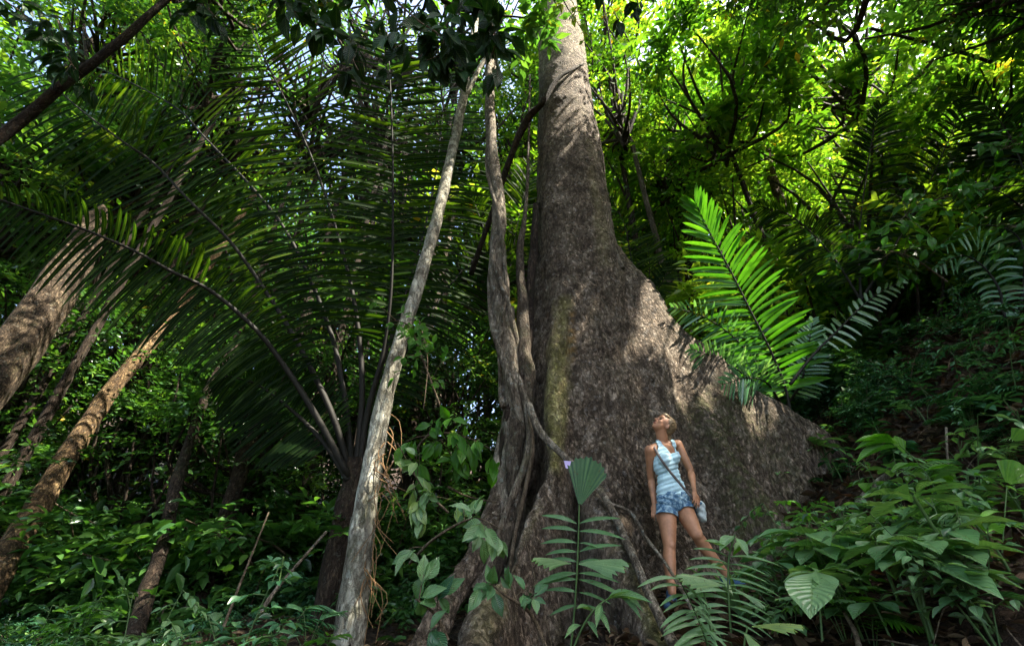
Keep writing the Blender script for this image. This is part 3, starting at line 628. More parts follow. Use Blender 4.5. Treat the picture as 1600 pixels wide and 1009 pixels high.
def palm_px(name, label, base, fronds, mat, group=None, **kw):
    r = palm(name, P(*base), label, group)
    for pts, L in fronds: frond(r, [P(*a) for a in pts], kw.get('nl', 36), L, kw.get('w', .022), mat, kw.get('mr', M_rachis), rad=kw.get('rad', (.02, .004)), s0=kw.get('s0', .15), droop=kw.get('droop', .2), ang=kw.get('ang', (1.3, .5)), tone=kw.get('tone', .5), lprof=kw.get('lprof'))
    return r
palm_px('bright_palm', 'young palm with one big sunlit yellow-green frond behind the buttress', (1240, 680, 5.7),
        [([(1240, 680, 5.7), (1228, 610, 5.6), (1205, 550, 5.5), (1170, 480, 5.4), (1140, 420, 5.3), (1110, 365, 5.2), (1088, 318, 5.1)], .7)], M_bright, w=.031, droop=.2, nl=40, s0=.16, rad=(.022, .006), ang=(1.35, .35), lprof=[.7, .95, 1, .8, .55])
palm_px('blue_palm', 'bluish-green small palm arching over the top of the buttress', (1225, 640, 5.9),
        [([(1225, 640, 5.9), (1190, 580, 5.8), (1150, 530, 5.6), (1100, 495, 5.4), (1050, 480, 5.2)], .42), ([(1225, 640, 5.9), (1170, 590, 5.6), (1120, 560, 5.4), (1080, 545, 5.2)], .4),
         ([(1225, 640, 5.9), (1200, 600, 5.6), (1170, 590, 5.3), (1130, 600, 5.1)], .4), ([(1225, 640, 5.9), (1250, 600, 5.6), (1260, 560, 5.5), (1270, 500, 5.4)], .3)], M_teal, w=.019, nl=24, tone=.75)
palm_px('tall_dark_palm', 'dark palm with arching fronds silhouetted in the thicket at right', (1345, 470, 6.2),
        [([(1345, 470, 6.2), (1342, 380, 6.1), (1350, 300, 6.0), (1362, 220, 5.8), (1375, 165, 5.6)], .75), ([(1345, 470, 6.2), (1400, 380, 6.0), (1450, 290, 5.8), (1490, 200, 5.6), (1510, 150, 5.5)], .8),
         ([(1345, 470, 6.2), (1300, 400, 6.1), (1240, 340, 6.0), (1180, 320, 5.9)], .6)], M_palm, w=.03, nl=36, tone=.25, droop=.35, rad=(.025, .006))
palm_px('edge_palm', 'palm with drooping dark fronds at the right edge', (1640, 420, 4.6),
        [([(1640, 420, 4.6), (1610, 300, 4.5), (1570, 200, 4.3), (1500, 130, 4.1)], .6), ([(1640, 420, 4.6), (1600, 330, 4.4), (1540, 290, 4.2), (1480, 280, 4.1)], .5)], M_palm, w=.026, nl=32, tone=.35, droop=.35)
palm_px('corner_palm', 'green palm frond poking in at the upper right corner', (1680, 60, 3.4),
        [([(1720, 90, 3.4), (1640, 40, 3.4), (1560, 25, 3.3), (1500, 30, 3.3)], .35)], M_green, w=.02, nl=20, tone=.4)
palm_px('silver_palm', 'small palm with pale silvery drooping leaflets near the right edge', (1560, 560, 4.6),
        [([(1575, 560, 4.6), (1600, 440, 4.5), (1590, 370, 4.4), (1530, 352, 4.3), (1475, 385, 4.2)], .33), ([(1575, 560, 4.6), (1560, 450, 4.6), (1510, 400, 4.6), (1460, 420, 4.6)], .25)], M_teal, w=.02, nl=20, tone=.98, droop=.5)
palm_px('arching_palm', 'low palm with one arching pale green frond of short leaflets beside the slope', (1250, 590, 4.9),
        [([(1235, 600, 4.9), (1270, 555, 4.9), (1310, 515, 4.9), (1345, 480, 4.9), (1378, 455, 4.9), (1410, 440, 4.9)], .22)], M_teal, w=.024, nl=16, tone=1.0, droop=.35, s0=.3)
palm_px('background_palm', 'small feathery palm behind the giant trunk, level with the buttress top', (1010, 480, 7.2),
        [([(1010, 480, 7.2), (990, 420, 7.1), (975, 350, 7.0), (950, 300, 6.9)], .6), ([(1010, 480, 7.2), (1015, 420, 7.1), (1010, 370, 7.0)], .5), ([(1010, 480, 7.2), (1035, 440, 7.1), (1050, 410, 7.0)], .4)], M_palm, w=.024, nl=24, tone=.6)
palm_px('gap_palm', 'palm frond seen in the gap between liana tree and giant trunk', (800, 460, 7.6),
        [([(790, 480, 7.6), (800, 400, 7.5), (815, 320, 7.4), (835, 250, 7.3)], .9), ([(790, 480, 7.6), (770, 400, 7.4), (750, 340, 7.3), (730, 290, 7.2)], .8)], M_palm, w=.028, nl=30, tone=.4)

# ------------------------------------------------------------------ the woman
def capsule(mb, a, ra, b, rb, seg=20, flat=None):
    """tapered limb with round ends; flat = (axis, factor) squeezes it"""
    a = np.array(a, float); b = np.array(b, float); ax = b - a; L = np.linalg.norm(ax); ax = ax / L
    u = np.cross(ax, [.2, 1, .1]) if flat is None else np.array(flat[0], float); u = u - ax * np.dot(u, ax); u /= np.linalg.norm(u); v = np.cross(ax, u)
    k = 1 if flat is None else flat[1]; st = []
    for t in np.linspace(-1.45, 0, 6): st.append((ra * math.sin(t), ra * math.cos(t)))
    for t in np.linspace(.1, .9, 6): st.append((L * t, ra + (rb - ra) * t))
    for t in np.linspace(0, 1.45, 6): st.append((L + rb * math.sin(t), rb * math.cos(t)))
    th = np.linspace(0, 2 * np.pi, seg, endpoint=False)
    V = np.array([a + ax * z + r_ * (u * math.cos(x) * k + v * math.sin(x)) for z, r_ in st for x in th]); n = len(st)
    i = np.arange(n * seg).reshape(n, seg); nx = np.roll(i, -1, 1); q = np.stack([i[:-1], nx[:-1], nx[1:], i[1:]], -1).reshape(-1, 4)
    V = np.vstack([V, a + ax * st[0][0], a + ax * st[-1][0]]); c0, c1 = n * seg, n * seg + 1
    tr = [[c0, i[0, (j + 1) % seg], i[0, j]] for j in range(seg)] + [[c1, i[-1, j], i[-1, (j + 1) % seg]] for j in range(seg)]
    mb.add(V, q, tr)
def ellip(mb, c, M3, seg=24):
    th = np.linspace(0, 2 * np.pi, seg, endpoint=False); ph = np.linspace(-1.5, 1.5, 14)
    U = np.array([[math.cos(p) * math.cos(t), math.cos(p) * math.sin(t), math.sin(p)] for p in ph for t in th]); n = 14
    V = np.array(c) + U @ np.array(M3, float); i = np.arange(n * seg).reshape(n, seg); nx = np.roll(i, -1, 1)
    q = np.stack([i[:-1], nx[:-1], nx[1:], i[1:]], -1).reshape(-1, 4)
    z = np.array(M3, float)[2]; V = np.vstack([V, np.array(c) - z, np.array(c) + z]); a, b = n * seg, n * seg + 1
    mb.add(V, q, [[a, i[0, (j + 1) % seg], i[0, j]] for j in range(seg)] + [[b, i[-1, j], i[-1, (j + 1) % seg]] for j in range(seg)])
def bsurf(v, q, t, mat, name, par, k=1):
    m = MB(); m.add(v, q, t); o = m.build(name, mat); return local(o, par)
def woman():
    H = lambda x, y, Y: P(x, y, Y)
    foot0 = H(1050, 946, 4.22)
    r = root('person', tuple(foot0), 0, 'blonde woman in pale blue tank top and denim shorts leaning on the buttress, looking up', 'person')
    pel = H(1052, 783, 4.42); wai = H(1046, 752, 4.42); che = H(1039, 718, 4.42); nb = H(1036, 694, 4.46)
    shL = H(1015, 703, 4.38); shR = H(1059, 694, 4.50)
    lat = nrm(shR - shL); upv = nrm(nb - pel); fr = nrm(np.cross(upv, lat)); fr = fr if fr[1] < 0 else -fr
    lat2 = nrm(lat * .6 + np.array([1, .12, -.05]) * .5)
    mb = MB()
    def sec(c, rx, rf, rz, l=lat): ellip(mb, c, [l * rx, fr * rf, upv * rz])
    sec(pel + upv * .01, .155, .10, .12, lat2); sec(pel - fr * .03 - upv * .03, .145, .105, .11, lat2); sec((pel + wai) / 2 + upv * .01, .13, .088, .12, lat2)
    sec(wai + upv * .02, .112, .08, .13); sec(che - upv * .03, .128, .09, .13); sec(che + upv * .05, .125, .085, .10)
    for s_ in (-1, 1): ellip(mb, che + fr * .062 + lat * s_ * .062 - upv * .01, [lat * .055, fr * .05, upv * .058])
    capsule(mb, shL + lat * .03, .047, nb - upv * .01, .05); capsule(mb, shR - lat * .03, .047, nb - upv * .01, .05)
    HC = H(1036.5, 664, 4.42)
    f = nrm(np.array([-.66, -.36, .66])); u = nrm(np.array([.62, .0, .75]) - f * np.dot([.62, .0, .75], f)); sd = np.cross(f, u)
    X = lambda a, b, c=0: HC + f * a + u * b + sd * c
    capsule(mb, nb - upv * .02 - fr * .01, .052, X(-.03, -.06), .05); capsule(mb, nb - fr * .005, .05, X(.0, -.065), .045)
    E = lambda a, b, c, ra, rb, rc: ellip(mb, X(a, b, c), [f * ra, u * rb, sd * rc])
    E(-.012, .022, 0, .093, .085, .073); E(.03, -.04, 0, .052, .07, .054); E(.048, -.075, 0, .036, .03, .034); E(.068, -.092, 0, .016, .016, .019)
    E(.062, .038, 0, .024, .034, .046); capsule(mb, X(.078, .012), .0085, X(.102, -.022), .0105); E(.092, -.027, 0, .012, .008, .016)
    E(.079, -.052, 0, .011, .006, .021); E(.077, -.064, 0, .011, .007, .019); E(.05, -.02, .034, .03, .03, .018); E(.05, -.02, -.034, .03, .03, .018)
    for s_ in (-1, 1): ellip(mb, X(-.012, -.018, s_ * .072), [nrm(f * .8 - sd * s_ * .5) * .017, u * .03, sd * .009])
    # arms
    def finger(p, d, dn, L, rr, curl):
        q = np.array(p, float); dd = nrm(d)
        for k, fl in enumerate((.42, .32, .26)):
            q2 = q + dd * L * fl; capsule(mb, q, rr * (1 - .1 * k), q2, rr * (.92 - .1 * k), 10); q = q2; dd = nrm(dd + dn * curl)
    def arm(sh, el, wr, hd, pn, thumb):
        capsule(mb, sh, .047, el, .034); capsule(mb, sh + (el - sh) * .45, .041, el, .034)
        capsule(mb, el, .034, wr, .0215, flat=(pn, .85)); capsule(mb, el + (wr - el) * .22, .036, wr + (el - wr) * .45, .027)
        d = nrm(hd - wr); la = nrm(np.cross(d, pn))
        capsule(mb, wr, .021, wr + d * .03, .024, flat=(pn, .7))
        ellip(mb, wr + d * .05, [d * .05, la * .036, pn * .015])
        for k, (o_, L, cu) in enumerate(((.029, .066, .32), (.010, .076, .36), (-.010, .070, .42), (-.028, .056, .5))):
            finger(wr + d * (.088 - abs(o_ - .005) * .25) + la * o_ * 1.05, d + la * o_ * 3.0, pn, L, .0078, cu)
        finger(wr + d * .03 + la * thumb * .03, d * .8 + la * thumb * .75 + pn * .25, -la * thumb * .6 + pn * .2, .062, .0092, .3)
    elR, wrR = H(1079, 735, 4.48), H(1085, 767, 4.36); arm(shR, elR, wrR, H(1089, 790, 4.30), nrm(np.array([-.45, .9, 0.])), 1 if True else -1)
    elL, wrL = H(1017, 747, 4.50), H(1022, 787, 4.46); arm(shL, elL, wrL, H(1024, 808, 4.42), nrm(np.array([.4, .9, 0])), 1)
    # legs
    def leg(hp, kn, an, toe):
        capsule(mb, hp, .088, kn + (hp - kn) * .5, .075); capsule(mb, kn + (hp - kn) * .5, .075, kn, .052)
        capsule(mb, kn + (an - kn) * .02, .05, kn + (an - kn) * .3 - fr * .012, .054); capsule(mb, kn + (an - kn) * .3 - fr * .012, .054, an, .033); ellip(mb, kn + fr * .03, [lat * .034, fr * .03, upv * .038])
        hl = an - fr * .02 + np.array([0, 0, -.055]); td = nrm(toe - an); capsule(mb, hl, .032, an + td * .1 + np.array([0, 0, -.05]), .026); capsule(mb, an, .034, hl, .03)
        capsule(mb, an + td * .1 + np.array([0, 0, -.055]), .026, an + td * .16 + np.array([0, 0, -.06]), .02, flat=(np.array([0, 0, 1.]), .7))
        return hl, td
    hpL, knL, anL = H(1041, 796, 4.42), H(1046, 853, 4.32), H(1050, 925, 4.24)
    hpR, knR, anR = H(1067, 793, 4.44), H(1089, 836, 4.28), H(1134, 897, 4.32)
    toeL = anL + np.array([-.10, -.2, -.04]); toeR = anR + np.array([.1, -.2, -.03])
    hL, tL = leg(hpL, knL, anL, toeL); hR, tR = leg(hpR, knR, anR, toeR)
    v, nn, q, t = remeshed('body', mb, .0058, 4)
    bsurf(v, q, t, M_skin, 'body', r)
    # clothes cut to the body
    rel = v - pel; h = rel @ upv; ht = np.linalg.norm(nb - pel); a = h / ht
    cl = v - (nb + (pel - nb) * (1 - a)[:, None]); l = cl @ lat; dpt = cl @ fr
    def dseg(p, q_):
        ab = q_ - p; tt_ = np.clip(((v - p) @ ab) / (ab @ ab), 0, 1); return np.linalg.norm(v - (p + tt_[:, None] * ab), axis=1)
    arms = np.minimum.reduce([dseg(shR + (elR - shR) * .25, elR) - .043, dseg(elR, wrR) - .042, dseg(shL + (elL - shL) * .25, elL) - .043, dseg(elL, wrL) - .04, dseg(wrR, wrR + nrm(H(1089, 790, 4.3) - wrR) * .2) - .07, dseg(wrL, wrL + nrm(H(1024, 808, 4.42) - wrL) * .2) - .06])
    inarm = arms < .004
    mids = np.abs(l)
    top = (a > .06) & ~inarm & (np.linalg.norm(v - HC, axis=1) > .16)
    neck = np.where(dpt > -.01, .80 + 1.9 * (mids - .0) ** 1 * .9, .90)       # neckline scoops in front
    nk = .76 + 3.2 * np.clip(mids - .02, 0, 1) ** 1.15 * 2; nk = np.where(dpt > -.005, nk, .93); ah = 1.3 - 9.5 * np.clip(mids - .068, 0, 1)
    top &= (a < np.where(mids < .052, nk, 9)) & (a < np.where(mids > .068, np.maximum(ah, .72), 1.3))
    def shell(sel, off, wr_, mat, name):
        fq = q[sel[q].all(1)] if len(q) else q; ft = t[sel[t].all(1)] if len(t) else t
        used = np.unique(np.concatenate([fq.ravel(), ft.ravel()])); mp = np.full(len(v), -1); mp[used] = np.arange(len(used))
        vv = (v + nn * (off + wr_)[:, None])[used]; Q = mp[fq]; E = np.sort(np.concatenate([Q[:, [0, 1]], Q[:, [1, 2]], Q[:, [2, 3]], Q[:, [3, 0]]]), 1)
        ue, cnt = np.unique(E, axis=0, return_counts=True); be = ue[cnt == 1]
        for _ in range(14):
            acc = np.zeros_like(vv); dg_ = np.zeros(len(vv)); np.add.at(acc, be[:, 0], vv[be[:, 1]]); np.add.at(acc, be[:, 1], vv[be[:, 0]]); np.add.at(dg_, be[:, 0], 1); np.add.at(dg_, be[:, 1], 1)
            m_ = dg_ >= 2; vv[m_] = vv[m_] * .5 + acc[m_] / dg_[m_][:, None] * .5
        o = bsurf(vv, mp[fq], mp[ft], mat, name, r)
        so_ = o.modifiers.new('s', 'SOLIDIFY'); so_.thickness = .004; so_.offset = -1; return o
    wr1 = .0026 * np.sin(h * 48 - l * 55 + 2.5 * np.sin(l * 22 + h * 12)) * np.clip(1.2 - a, .15, 1) + .003 * np.sin(h * 160 - l * 60)
    shell(top, np.full(len(v), .011), wr1, M_tank, 'tank_top')
    legd = np.minimum(dseg(hpL, knL), dseg(hpR, knR))
    tL_ = ((v - hpL) @ (knL - hpL)) / ((knL - hpL) @ (knL - hpL)); tR_ = ((v - hpR) @ (knR - hpR)) / ((knR - hpR) @ (knR - hpR))
    nearR = dseg(hpR, knR) < dseg(hpL, knL)
    tl_ = np.where(nearR, tR_, tL_); cuff = .235 + .008 * np.sin(l * 90) + .006 * np.sin(l * 260)
    inarm2 = np.minimum.reduce([dseg(elR, wrR) - .03, dseg(elL, wrL) - .03, dseg(wrR, wrR + nrm(H(1089, 790, 4.3) - wrR) * .15) - .034, dseg(wrL, wrL + nrm(H(1024, 808, 4.42) - wrL) * .15) - .034]) < 0
    low = (a < .125) & (tl_ < cuff) & ~inarm2 & (v[:, 2] > knL[2] + .1)
    hand = np.minimum(dseg(wrR + (elR - wrR) * .3, wrR + nrm(H(1089, 790, 4.3) - wrR) * .19), dseg(wrL + (elL - wrL) * .3, wrL + nrm(H(1024, 808, 4.42) - wrL) * .19))
    low &= ~((hand < .06) & (legd > .092))
    shell(low, np.full(len(v), .012) + np.clip(tl_, 0, .3) * .03, .004 * np.sin(l * 60 + h * 80 + 2 * np.sin(h * 50)), M_denim, 'shorts')
    # shoes
    for hl, td in ((hL, tL), (hR, tR)):
        m = MB(); dn = np.array([0, 0, 1.]); sd_ = nrm(np.cross(td, dn))
        capsule(m, hl - td * .01 + dn * .005, .041, hl + td * .12 + dn * -.002, .042, flat=(sd_, .95)); capsule(m, hl + td * .10, .04, hl + td * .19 - dn * .012, .03, flat=(sd_, 1.2)); capsule(m, hl + dn * .03, .04, hl + dn * .045, .038)
        vv, n2, q2, t2 = remeshed('shoe', m, .007, 2); so1 = bsurf(vv, q2, t2, M_shoe, 'shoe', r)
        m = MB(); capsule(m, hl - td * .015 - dn * .034, .043, hl + td * .185 - dn * .036, .036, flat=(dn, .3)); s2 = m.build('sole', M_sole); s2.parent = so1
    # hair: swept back into a low tail
    m = MB(); Q = lambda a_, b_, c_, ra, rb, rc: ellip(m, X(a_, b_, c_), [f * ra, u * rb, sd * rc])
    Q(-.03, .034, 0, .09, .088, .079); Q(-.06, -.005, 0, .055, .07, .064); Q(.035, .075, 0, .045, .032, .058); Q(-.095, -.03, 0, .03, .032, .034); 
    p0 = X(-.1, -.05); 
    for k in range(7): capsule(m, p0 + rv(1, .008)[0], .017, p0 + nrm(-u * .7 - f * .3 + np.array([.45, 0, -.1]) + rv(1, .25)[0]) * rng.uniform(.04, .065), .010, 10)
    vv, n2, q2, t2 = remeshed('hair', m, .006, 1)
    rel = vv - HC; ca = rel @ f; cb = rel @ u; cc = rel @ sd
    vv = vv + n2 * (.0028 * np.sin(cc * 420 + 9 * np.sin(ca * 25)) + .002 * np.sin(cc * 900 + ca * 60))[:, None]
    bsurf(vv, q2, t2, M_hair, 'hair', r)
    for s_ in (-1, 1):
        m = MB(); ellip(m, X(.071, .004, s_ * .031), [f * .011, u * .008, sd * .014]); local(m.build('eye', M_eye), r)
        m = MB(); capsule(m, X(.083, .022, s_ * .016), .003, X(.074, .025, s_ * .045), .0022, 8); local(m.build('eyebrow', M_hair), r)
    m = MB(); ellip(m, X(.083, -.057, 0), [f * .0105, u * .0085, sd * .0205]); local(m.build('lips', M_lips), r)
    # shoulder bag with its strap across the chest
    bg_ = root('shoulder_bag', tuple(H(1096, 800, 4.42)), 0, 'pale cloth shoulder bag hanging at the hip of the woman on a cross-body strap', 'bag')
    m = MB(); ellip(m, H(1096, 797, 4.46), [np.array([.033, .015, 0]), np.array([-.02, .03, 0]), np.array([0.012, 0, .09])]); ellip(m, H(1097, 806, 4.46), [np.array([.036, .02, 0]), np.array([-.02, .03, 0]), np.array([0.0, 0, .06])])
    vv, n2, q2, t2 = remeshed('bag', m, .008, 2); vv = vv + n2 * (.004 * np.sin(vv[:, 2] * 90 + vv[:, 0] * 60))[:, None]; bsurf(vv, q2, t2, M_bag, 'pouch', bg_)
    # strap laid on the surface of the shirt
    sp_ = [H(1022, 702, 4.52), H(1019, 694, 4.44), H(1022, 698, 4.34), H(1027, 708, 4.3), H(1036, 722, 4.3), H(1048, 738, 4.3), H(1060, 752, 4.32), H(1073, 768, 4.35), H(1086, 782, 4.38), H(1094, 792, 4.42)]
    c = catmull(np.array(sp_), 60); out = []
    for k, p in enumerate(c):
        pn_ = nrm(p); dd = v - 0; tpar = dd @ pn_; perp = np.linalg.norm(dd - tpar[:, None] * pn_, axis=1); hit = perp < .012
        if hit.any() and 16 < k < 52: tmin = tpar[hit].min(); p = pn_ * (tmin - .021)
        out.append(p)
    out = np.array(out); kx = np.linspace(-1, 1, 7); 
    pad = np.pad(out, ((3, 3), (0, 0)), 'edge'); out = sum(pad[i:i + 60] for i in range(7)) / 7
    m = MB(); tg2 = nrm(np.gradient(out, axis=0)); vw = nrm(-out); wd = nrm(np.cross(tg2, vw)) * .011; th = vw * .002
    V = np.stack([out - wd + th, out + wd + th, out + wd - th, out - wd - th], 1).reshape(-1, 3); i = np.arange(240).reshape(60, 4); nx = np.roll(i, -1, 1)
    m.add(V, np.stack([i[:-1], nx[:-1], nx[1:], i[1:]], -1).reshape(-1, 4)); local(m.build('strap', M_strap), bg_)
M_tank = plain('tank_cotton', (.56, .78, .84), .85, .1, 60, .002, .2)
M_shoe = plain('blue_shoe', (.03, .08, .16), .7, .3, 40); M_sole = plain('shoe_sole', (.35, .38, .4), .7, .2); M_hair = plain('blonde_hair', (.22, .15, .08), .45, .45, 60, .002)
M_eye = plain('eye', (.12, .1, .08), .2, .1); M_lips = plain('lips', (.42, .13, .1), .4, .05); M_bag = plain('bag_cloth', (.55, .62, .6), .85, .2, 40); M_strap = plain('bag_strap', (.16, .13, .12), .7, .3, 60)
m_, nt_, _, ll_ = mat_new('denim'); a_ = noise_(nt_, 28, 5, .7, coords(nt_)); M_denim = m_
b1 = N(nt_, 'ShaderNodeBsdfPrincipled'); ll_.new(ramp(nt_, a_, [(.35, (.03, .08, .16)), (.48, (.09, .2, .32)), (.6, (.4, .55, .62))]), b1.inputs['Base Color']); b1.inputs['Roughness'].default_value = .85
o1 = N(nt_, 'ShaderNodeOutputMaterial'); ll_.new(b1.outputs[0], o1.inputs[0])
woman()

# ------------------------------------------------------------------ undergrowth
def on_ground(px, py, lo=1.2, hi=14):
    """where the sight line through that spot meets the ground"""
    for Y in np.linspace(lo, hi, 400):
        p = P(px, py, Y)
        if p[2] <= ground_z(p[0], p[1]): return p
    return None
def wedge(mb, base, d, up, L, ang, n=14, tone=.5, split=0.0, droop=.1, teeth=.05, inner=.02):
    """pleated fan leaf blade, widening to a toothed end"""
    d = nrm(d); z = np.array(up, float); z = nrm(z - d * np.dot(z, d)); x = np.cross(d, z); st = np.linspace(0, 1, 7)
    V = []; A = []
    for i in range(n):
        th = (i / (n - 1) - .5) * ang; e = L * (1 - .18 * abs(th / ang * 2) ** 2 - (teeth if i % 2 else 0) - (split if i % 4 == 3 else 0)) * (1 + .02 * math.sin(i * 5.1))
        rd = d * math.cos(th) + x * math.sin(th)
        for t in st: V.append(base + rd * (inner + e * t) + z * ((.03 if i % 2 else -.03) * t * L - .03 * L * (th / max(ang, .1)) ** 2) + np.array([0, 0, -1.]) * droop * L * t * t); A.append((.2 if i % 2 else .9, t, min(1, tone + (.28 if i % 2 else 0) + .1 * math.sin(i * 2.3))))  # every other ray paler: light on the pleats painted into the tone
    m = len(st); q = [[i * m + j, i * m + j + 1, (i + 1) * m + j + 1, (i + 1) * m + j] for i in range(n - 1) for j in range(m - 1)]
    mb.add(V, q, None, A)
def whorl(mb, stm, base, h, nl, L, tpl, tone, lean=None, droopy=.5, layers=1, wsc=1.0, sr=.006):
    lean = rv(1, .15)[0] * h if lean is None else np.array(lean, float); top = base + lean + [0, 0, h]
    c = catmull(np.array([base, base + lean * .3 + [0, 0, h * .55], top]), 10)
    tube(stm, c, [sr * 1.5, sr], 5, 8, cap=False, tone=.4)
    for k in range(layers):
        o = c[-1 - k * 2]; ph = rng.uniform(0, 6.28); a = ph + np.arange(nl) * 6.283 / nl + rng.normal(0, .15, nl)
        d = np.stack([np.cos(a), np.sin(a), rng.uniform(-.1, .5, nl) - droopy * .3], 1)
        leaves(mb, tpl, np.tile(o, (nl, 1)) + d * .015, d, np.array([0, 0, 1.]) + rv(nl, .12), L * rng.uniform(.75, 1.1, nl) * (1 + .15 * k), np.clip(tone + rng.normal(0, .12, nl), 0, 1), wsc)
def proto_plant(kind, seed):
    """returns (leaf mesh, stem mesh) standing at the origin, about .5 m tall"""
    global rng
    keep = rng; rng = np.random.default_rng(seed); a = MB(); b = MB(); O = np.zeros(3)
    if kind == 'seedling':
        for k in range(rng.integers(1, 4)): whorl(a, b, O + rv(1, .03)[0] * [1, 1, 0], rng.uniform(.2, .45), rng.integers(5, 8), rng.uniform(.17, .25), LEAF_OBOV, .5, layers=rng.integers(1, 3), wsc=1.05)
    if kind == 'sapling':
        for k in range(3):
            lean = rv(1, .2)[0]; c = catmull(np.array([O, lean * .4 + [0, 0, .35], lean + [0, 0, .7]]), 12); tube(b, c, [.006, .003], 5, 10, cap=False)
            for j in range(4, 12): spray(a, b, c[j], nrm(rv(1)[0] * [1, 1, .3] + [0, 0, .1]), rng.uniform(.15, .32), 6, .11, LEAF_NEAR, .5, droop=.3, upn=.3)
    if kind == 'fern':
        for k in range(rng.integers(4, 7)):
            an = rng.uniform(0, 6.28); L = rng.uniform(.35, .6); pts = [O, O + np.array([math.cos(an) * L * .35, math.sin(an) * L * .35, L * .7]), O + np.array([math.cos(an) * L, math.sin(an) * L, L * .62])]
            c = catmull(np.array(pts), 24); tube(b, c, [.004, .002], 5, 12, cap=False)
            for sgn in (-1, 1):
                pos = c[7:]; tg = nrm(np.gradient(c, axis=0))[7:]; lt = nrm(np.cross(tg, [0, 0, 1.])) * sgn; n = len(pos)
                leaves(a, LEAF_STRAP, pos, lt * .95 + tg * .45 + rv(n, .06) + [0, 0, -.1], np.array([0, 0, 1.]) + rv(n, .2), .2 * np.interp(np.linspace(0, 1, n), [0, .4, 1], [.7, 1, .45]), np.clip(.45 + rng.normal(0, .15, n), 0, 1), 1.25)
    if kind == 'fan':
        for k in range(rng.integers(2, 5)):
            an = rng.uniform(0, 6.28); h = rng.uniform(.2, .45); top = np.array([math.cos(an) * .12, math.sin(an) * .12, h]); tube(b, [O, top * [.4, .4, .6], top], [.004, .003], 5, 8, cap=False)
            wedge(a, top, [math.cos(an), math.sin(an), rng.uniform(-.1, .6)], [0, 0, 1.], rng.uniform(.16, .26), rng.uniform(.8, 1.3), split=rng.uniform(0, .25), tone=.5)
    if kind == 'grass':
        for k in range(14):
            an = rng.uniform(0, 6.28); leaves(a, LEAF_STRAP, [O + rv(1, .02)[0] * [1, 1, 0]], [[math.cos(an) * .5, math.sin(an) * .5, 1]], [[-math.cos(an), -math.sin(an), .6]], rng.uniform(.4, .7), .5, .7)
    if kind == 'bush':
        for k in range(16):
            d = nrm(rv(1)[0] * [1, 1, .6] + [0, 0, .8]); L = rng.uniform(.6, 1.2); c = catmull(np.array([O, d * L * .5 + [0, 0, .1], d * L + [0, 0, -.05]]), 10); tube(b, c, [.01, .004], 4, 8, cap=False)
            for j in range(2, 10):
                for q_ in range(2): spray(a, None, c[j], nrm(rv(1)[0] * [1, 1, .5] + d * .4), rng.uniform(.2, .4), 8, .095, LEAF_MID, .45, droop=.3, upn=.4)
    rng = keep; return a, b
protos = {}
def place(kind, var, p, sc, rz, mat, name, cat, group):
    key = (kind, var, mat.name)
    if key not in protos:
        a, b = proto_plant(kind, 500 + var * 17 + len(kind) * 3); protos[key] = (a.mesh('leaves', mat), b.mesh('stems', M_stemg if kind != 'bush' else B_twig) if b.n else None)
    r = root(name, tuple(p), rz, None, cat, group); r.scale = (sc,) * 3
    link('leaves', protos[key][0], r)
    if protos[key][1]: link('stem', protos[key][1], r)
    return r
plants = []
rng = np.random.default_rng(77)
def clear(p):
    return not (np.hypot(p[0] - 1.55, p[1] - 4.3) < .5 and p[1] > 3.9) and not (p[1] > 4.75 - abs(p[0] - 2.0) * .12 and -1.2 < p[0] < 3.2 and p[1] < 6.5)
n_try = 0
# leaf-littered slope to the right
while sum(1 for x in plants if x[1] == 'slope') < 130 and n_try < 4000:
    n_try += 1; p = on_ground(rng.uniform(1090, 1640), rng.uniform(600, 1040)) if n_try % 5 < 3 else on_ground(rng.uniform(1230, 1640), rng.uniform(430, 700))
    if p is None or not clear(p): continue
    d = np.linalg.norm(p)
    if d < 1.7: continue
    kind = rng.choice(['seedling', 'sapling', 'fern', 'fan', 'grass'], p=[.42, .22, .2, .13, .03])
    if d > 7.5: kind = 'bush' if rng.random() < .5 else kind
    nm = {'seedling': ('broadleaf_seedling', 'seedling'), 'sapling': ('sapling', 'sapling'), 'fern': ('palm_seedling', 'seedling'), 'fan': ('fan_leaf_plant', 'plant'), 'grass': ('grass_tuft', 'grass tuft'), 'bush': ('bush', 'bush')}[kind]
    sc = rng.uniform(.55, 1.0) * (.75 if d < 2.6 else .8 if d < 4 else .8)
    mt = M_green if rng.random() < .1 else (M_near if d < 5 else M_teal)
    plants.append((place(kind, int(rng.integers(0, 4)), p - [0, 0, .02], sc, rng.uniform(0, 6.28), mt, nm[0], nm[1], None), 'slope'))
# thick shrubs under the trees, left and behind
n_try = 0
def shrubs(n, xr, yr, zone, scr, mt, minpx=None):
    k = 0; g = 0
    while k < n and g < 3000:
        g += 1; x = rng.uniform(*xr); y = rng.uniform(*yr)
        p = np.array([x, y, float(ground_z(x, y))]); q = to_px(p)
        if not (-200 < q[0] < 1800) or not clear(p) or (np.hypot(x + 2.3, y - 6.4) < .5): continue
        if zone == 'back' and -.6 < x < 3 and y < 7.5: continue
        sc = rng.uniform(*scr); plants.append((place('bush', int(rng.integers(0, 4)), p + [0, 0, -.1], sc, rng.uniform(0, 6.28), mt if rng.random() < .6 else M_forest, 'bush', 'bush', None), zone)); k += 1
shrubs(34, (-10.5, -1.2), (6.6, 10), 'left', (.7, 1.1), M_teal)
shrubs(26, (-9, -.3), (7, 11.5), 'leftback', (1.5, 2.3), M_forest)
shrubs(9, (-6.5, -2.0), (4.6, 6.2), 'leftnear', (.3, .5), M_teal)
shrubs(30, (2.6, 11), (7.2, 11), 'back', (1.1, 1.8), M_forest)
